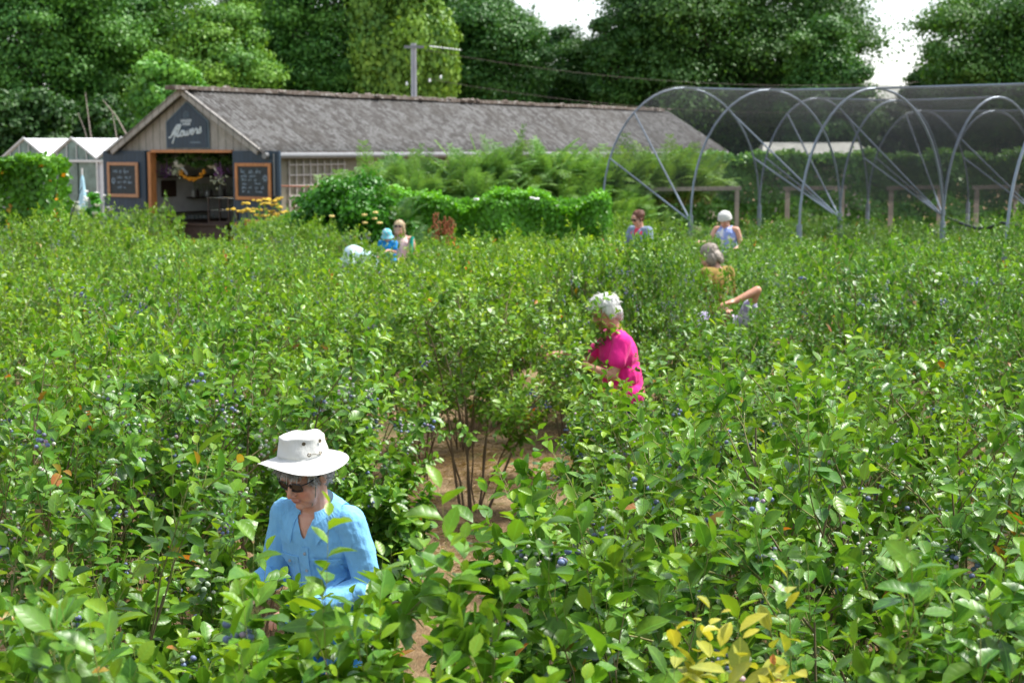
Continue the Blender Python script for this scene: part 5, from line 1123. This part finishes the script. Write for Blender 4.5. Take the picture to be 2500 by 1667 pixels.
mobj("necklace", MB().tube([J['neck']+Vector((.066*math.cos(a), .066*math.sin(a)-.015, .012+.02*math.sin(a))) for a in np.linspace(0,2*PI,25)], .0022, 5, False).mesh("necklace"), M['brass'], t)
# --- blonde mother and the child she carries
p3 = at(919,560,24.5)
pose = dict(head=(-.01,-.10,1.47), hp=22, hy=-12, elL=(.24,-.05,1.05), wrL=(.02,-.24,1.0), hdL=(-.9,-.3,0), elR=(-.25,-.06,1.05), wrR=(-.16,-.27,.98), hdR=(-.2,-.9,0))
t, J, HM = person("blonde woman in a pale pink top with sunglasses pushed up, carrying a child", p3.x, 24.5, R(4), pose, M['skin'], 1.0, .007)
M['pale_pink'] = cloth("pale_pink_cotton", (.74,.52,.50)); M['teal'] = cloth("teal_cotton", (.01,.30,.22)); M['blonde'] = hair_mat("blonde_hair", (.50,.38,.22))
top_garment(t, J, M['pale_pink'], "top", 1, amp=.005, straps=True); trousers(t, J, M['denim'])
hairdo(t, HM, M['blonde'], [((0,.03,.045),(.084,.092,.082)),((.068,.0,-.035),(.022,.05,.085)),((-.068,.0,-.035),(.022,.05,.085)),((0,.07,-.06),(.065,.035,.10))])
glasses(t, HM, True); mobj("shoulder_bag_strap", MB().tube([J['shL']+Vector((-.01,-.13,-.2)), J['shL']+Vector((.01,-.07,.03)), J['shL']+Vector((.02,.06,.02)), J['shL']+Vector((.04,.13,-.2)), J['shL']+Vector((.06,.10,-.4))], .03, 8).mesh("strap"), M['teal'], t)
pose = dict(hp=15, hy=10, elL=(.2,-.1,1.1), wrL=(.1,-.25,1.15), elR=(-.24,-.03,1.08), wrR=(-.15,-.26,1.0), knL=(.11,-.28,.72), anL=(.11,-.20,.36), knR=(-.11,-.28,.72), anR=(-.11,-.20,.36))
pc = at(893,560,24.25)
t, J, HM = person("small child in a turquoise sun hat and bright blue top held by the blonde woman", pc.x, 24.22, R(-20), pose, M['skin'], .66, .010, z=.40)
M['turq'] = cloth("turquoise_print", (.13,.52,.62), pattern=((.55,.50,.55),26)); M['bright_blue'] = cloth("bright_blue_cotton", (.01,.24,.62))
top_garment(t, J, M['bright_blue'], "top", .42, .01, voxel=.008); trousers(t, J, M['navy_cloth'])
HT = HM @ Matrix.Translation((0,.01,.02)) @ Matrix.Diagonal((1.18,1.18,1.18,1)); mobj("sun_hat", MB().lathe([(.0005,.125),(.05,.118),(.085,.085),(.096,.04),(.100,.0),(.128,-.045),(.129,-.048),(.098,-.005)], n=32, M=HT).mesh("sun_hat"), M['turq'], t)
# --- person bent double in pale blue
pb = at(838,575,23)
pose = dict(pelvis=(0,.16,.88), waist=(0,.03,1.03), chest=(0,-.15,1.11), neck=(0,-.31,1.01), head=(0,-.40,.90), hp=75, shL=(.17,-.25,1.04), shR=(-.17,-.25,1.04), elL=(.2,-.34,.80), wrL=(.14,-.48,.66), elR=(-.2,-.34,.80), wrR=(-.14,-.48,.66), hipL=(.09,.16,.86), hipR=(-.09,.16,.86))
t, J, HM = person("person bent double in a pale blue patterned top beside the child", pb.x, 23, R(-70), pose, M['skin'], 1.03, .008)
M['pale_blue_print'] = cloth("pale_blue_print", (.42,.60,.68), pattern=((.70,.74,.76),22)); top_garment(t, J, M['pale_blue_print'], "top", .42, .02, amp=.008); trousers(t, J, M['navy_cloth']); hairdo(t, HM, M['grey_hair'], [((0,.03,.045),(.084,.092,.082)),((0,.07,-.03),(.065,.035,.07))])
# --- auburn-haired woman
pa = at(1474,560,26)
pose = dict(head=(0,-.10,1.49), hp=20, hy=-8, elL=(.24,-.08,1.05), wrL=(.12,-.32,1.05), elR=(-.26,-.12,1.08), wrR=(-.24,-.38,1.1))
t, J, HM = person("auburn-haired woman in sunglasses and a grey-blue cardigan before the tunnel braces", pa.x, 26, R(-48), pose, M['skin'], 1.05, .007)
M['grey_blue'] = cloth("grey_blue_knit", (.20,.26,.36)); M['auburn'] = hair_mat("auburn_hair", (.17,.06,.03)); M['coral'] = cloth("coral_pink", (.72,.06,.12))
top_garment(t, J, M['coral'], "vest", 1, -.006, straps=True); top_garment(t, J, M['grey_blue'], "cardigan", 1.0, .012, cutfn=lambda c: (c-(J['neck']+Vector((0,.0,.05)))).length < .085 or (c.y < J['neck'].y and abs(c.x) < (c.z-1.21)*.42))
hairdo(t, HM, M['auburn'], [((0,.03,.045),(.086,.094,.082)),((0,.095,.055),(.045,.04,.045)),((.068,.02,.0),(.018,.04,.045)),((-.068,.02,.0),(.018,.04,.045))]); glasses(t, HM); trousers(t, J, M['navy_cloth'])
# --- woman in the white bucket hat
pw_ = at(1670,560,26)
pose = dict(head=(0,-.11,1.46), hp=32, hy=-6, elL=(.25,.0,1.06), wrL=(.20,-.2,1.0), elR=(-.26,-.14,1.08), wrR=(-.30,-.42,1.12))
t, J, HM = person("woman in a rounded white hat and sleeveless pale blue top by the tunnel legs", pw_.x, 26, R(-30), pose, M['skin'], 1.06, .007)
M['lilac_print'] = cloth("pale_blue_white_print", (.28,.36,.72), pattern=((.78,.78,.82),14)); top_garment(t, J, M['lilac_print'], "top", 1, .0, straps=True); trousers(t, J, M['navy_cloth'])
HT = HM @ Matrix.Translation((0,.01,.012)) @ Matrix.Rotation(R(-14),4,'X'); mobj("sun_hat", MB().lathe([(.0005,.122),(.05,.115),(.088,.088),(.106,.05),(.112,.015),(.114,-.008),(.108,-.012),(.10,.02)], n=36, M=HT).mesh("sun_hat"), M['white_hat'], t)
hairdo(t, HM, M['auburn'], [((0,.06,-.01),(.07,.05,.06))])
# --- ash-blonde picker with back turned
pg = at(1653,640,17)
pose = dict(head=(.02,-.13,1.47), hp=34, hy=25)
t, J, HM = person("ash-blonde person in a mustard top with back turned among the bushes", pg.x, 17, R(-138), pose, M['skin'], 1.045, .007)
M['mustard'] = cloth("mustard_cotton", (.24,.16,.035)); M['ash'] = hair_mat("ash_blonde_hair", (.36,.30,.245)); top_garment(t, J, M['mustard'], "top", 1.0, .0, cutfn=lambda c: (c-(J['neck']+Vector((0,.0,.06)))).length < .08); trousers(t, J, M['navy_cloth'])
hairdo(t, HM, M['ash'], [((0,.03,.045),(.092,.100,.088)),((0,.080,-.04),(.078,.045,.085)),((.072,.02,-.03),(.026,.055,.075)),((-.072,.02,-.03),(.026,.055,.075))], .006, .004)
# --- picker hidden but for a raised forearm
ax, ay = at(1690,700,13.8).x, 13.8
pose = dict(head=(-.02,-.14,1.17), neck=(0,-.08,1.12), chest=(0,-.03,1.08), waist=(0,.02,.95), shL=(.175,-.05,1.18), shR=(-.175,-.05,1.18), hp=35, elL=(.285,-.13,1.45), wrL=(.10,-.26,1.36), hdL=(-.8,-.5,-.1), elR=(-.2,-.2,1.05), wrR=(-.02,-.30,1.26), hdR=(.5,-.5,.3))
t, J, HM = person("person in a lavender flowered top, only a raised forearm clear of the leaves", ax-.10, ay, R(-12), pose, M['skin_tan'], 1.02, .006)
M['lavender'] = cloth("lavender_flower_print", (.34,.30,.46), pattern=((.66,.62,.72),20)); top_garment(t, J, M['lavender'], "top", .35, .0, cutfn=lambda c: (c-(J['neck']+Vector((0,-.005,.06)))).length < .085); trousers(t, J, M['navy_cloth']); hairdo(t, HM, M['auburn'], [((0,.03,.045),(.086,.094,.082)),((0,.07,-.03),(.065,.035,.07))])
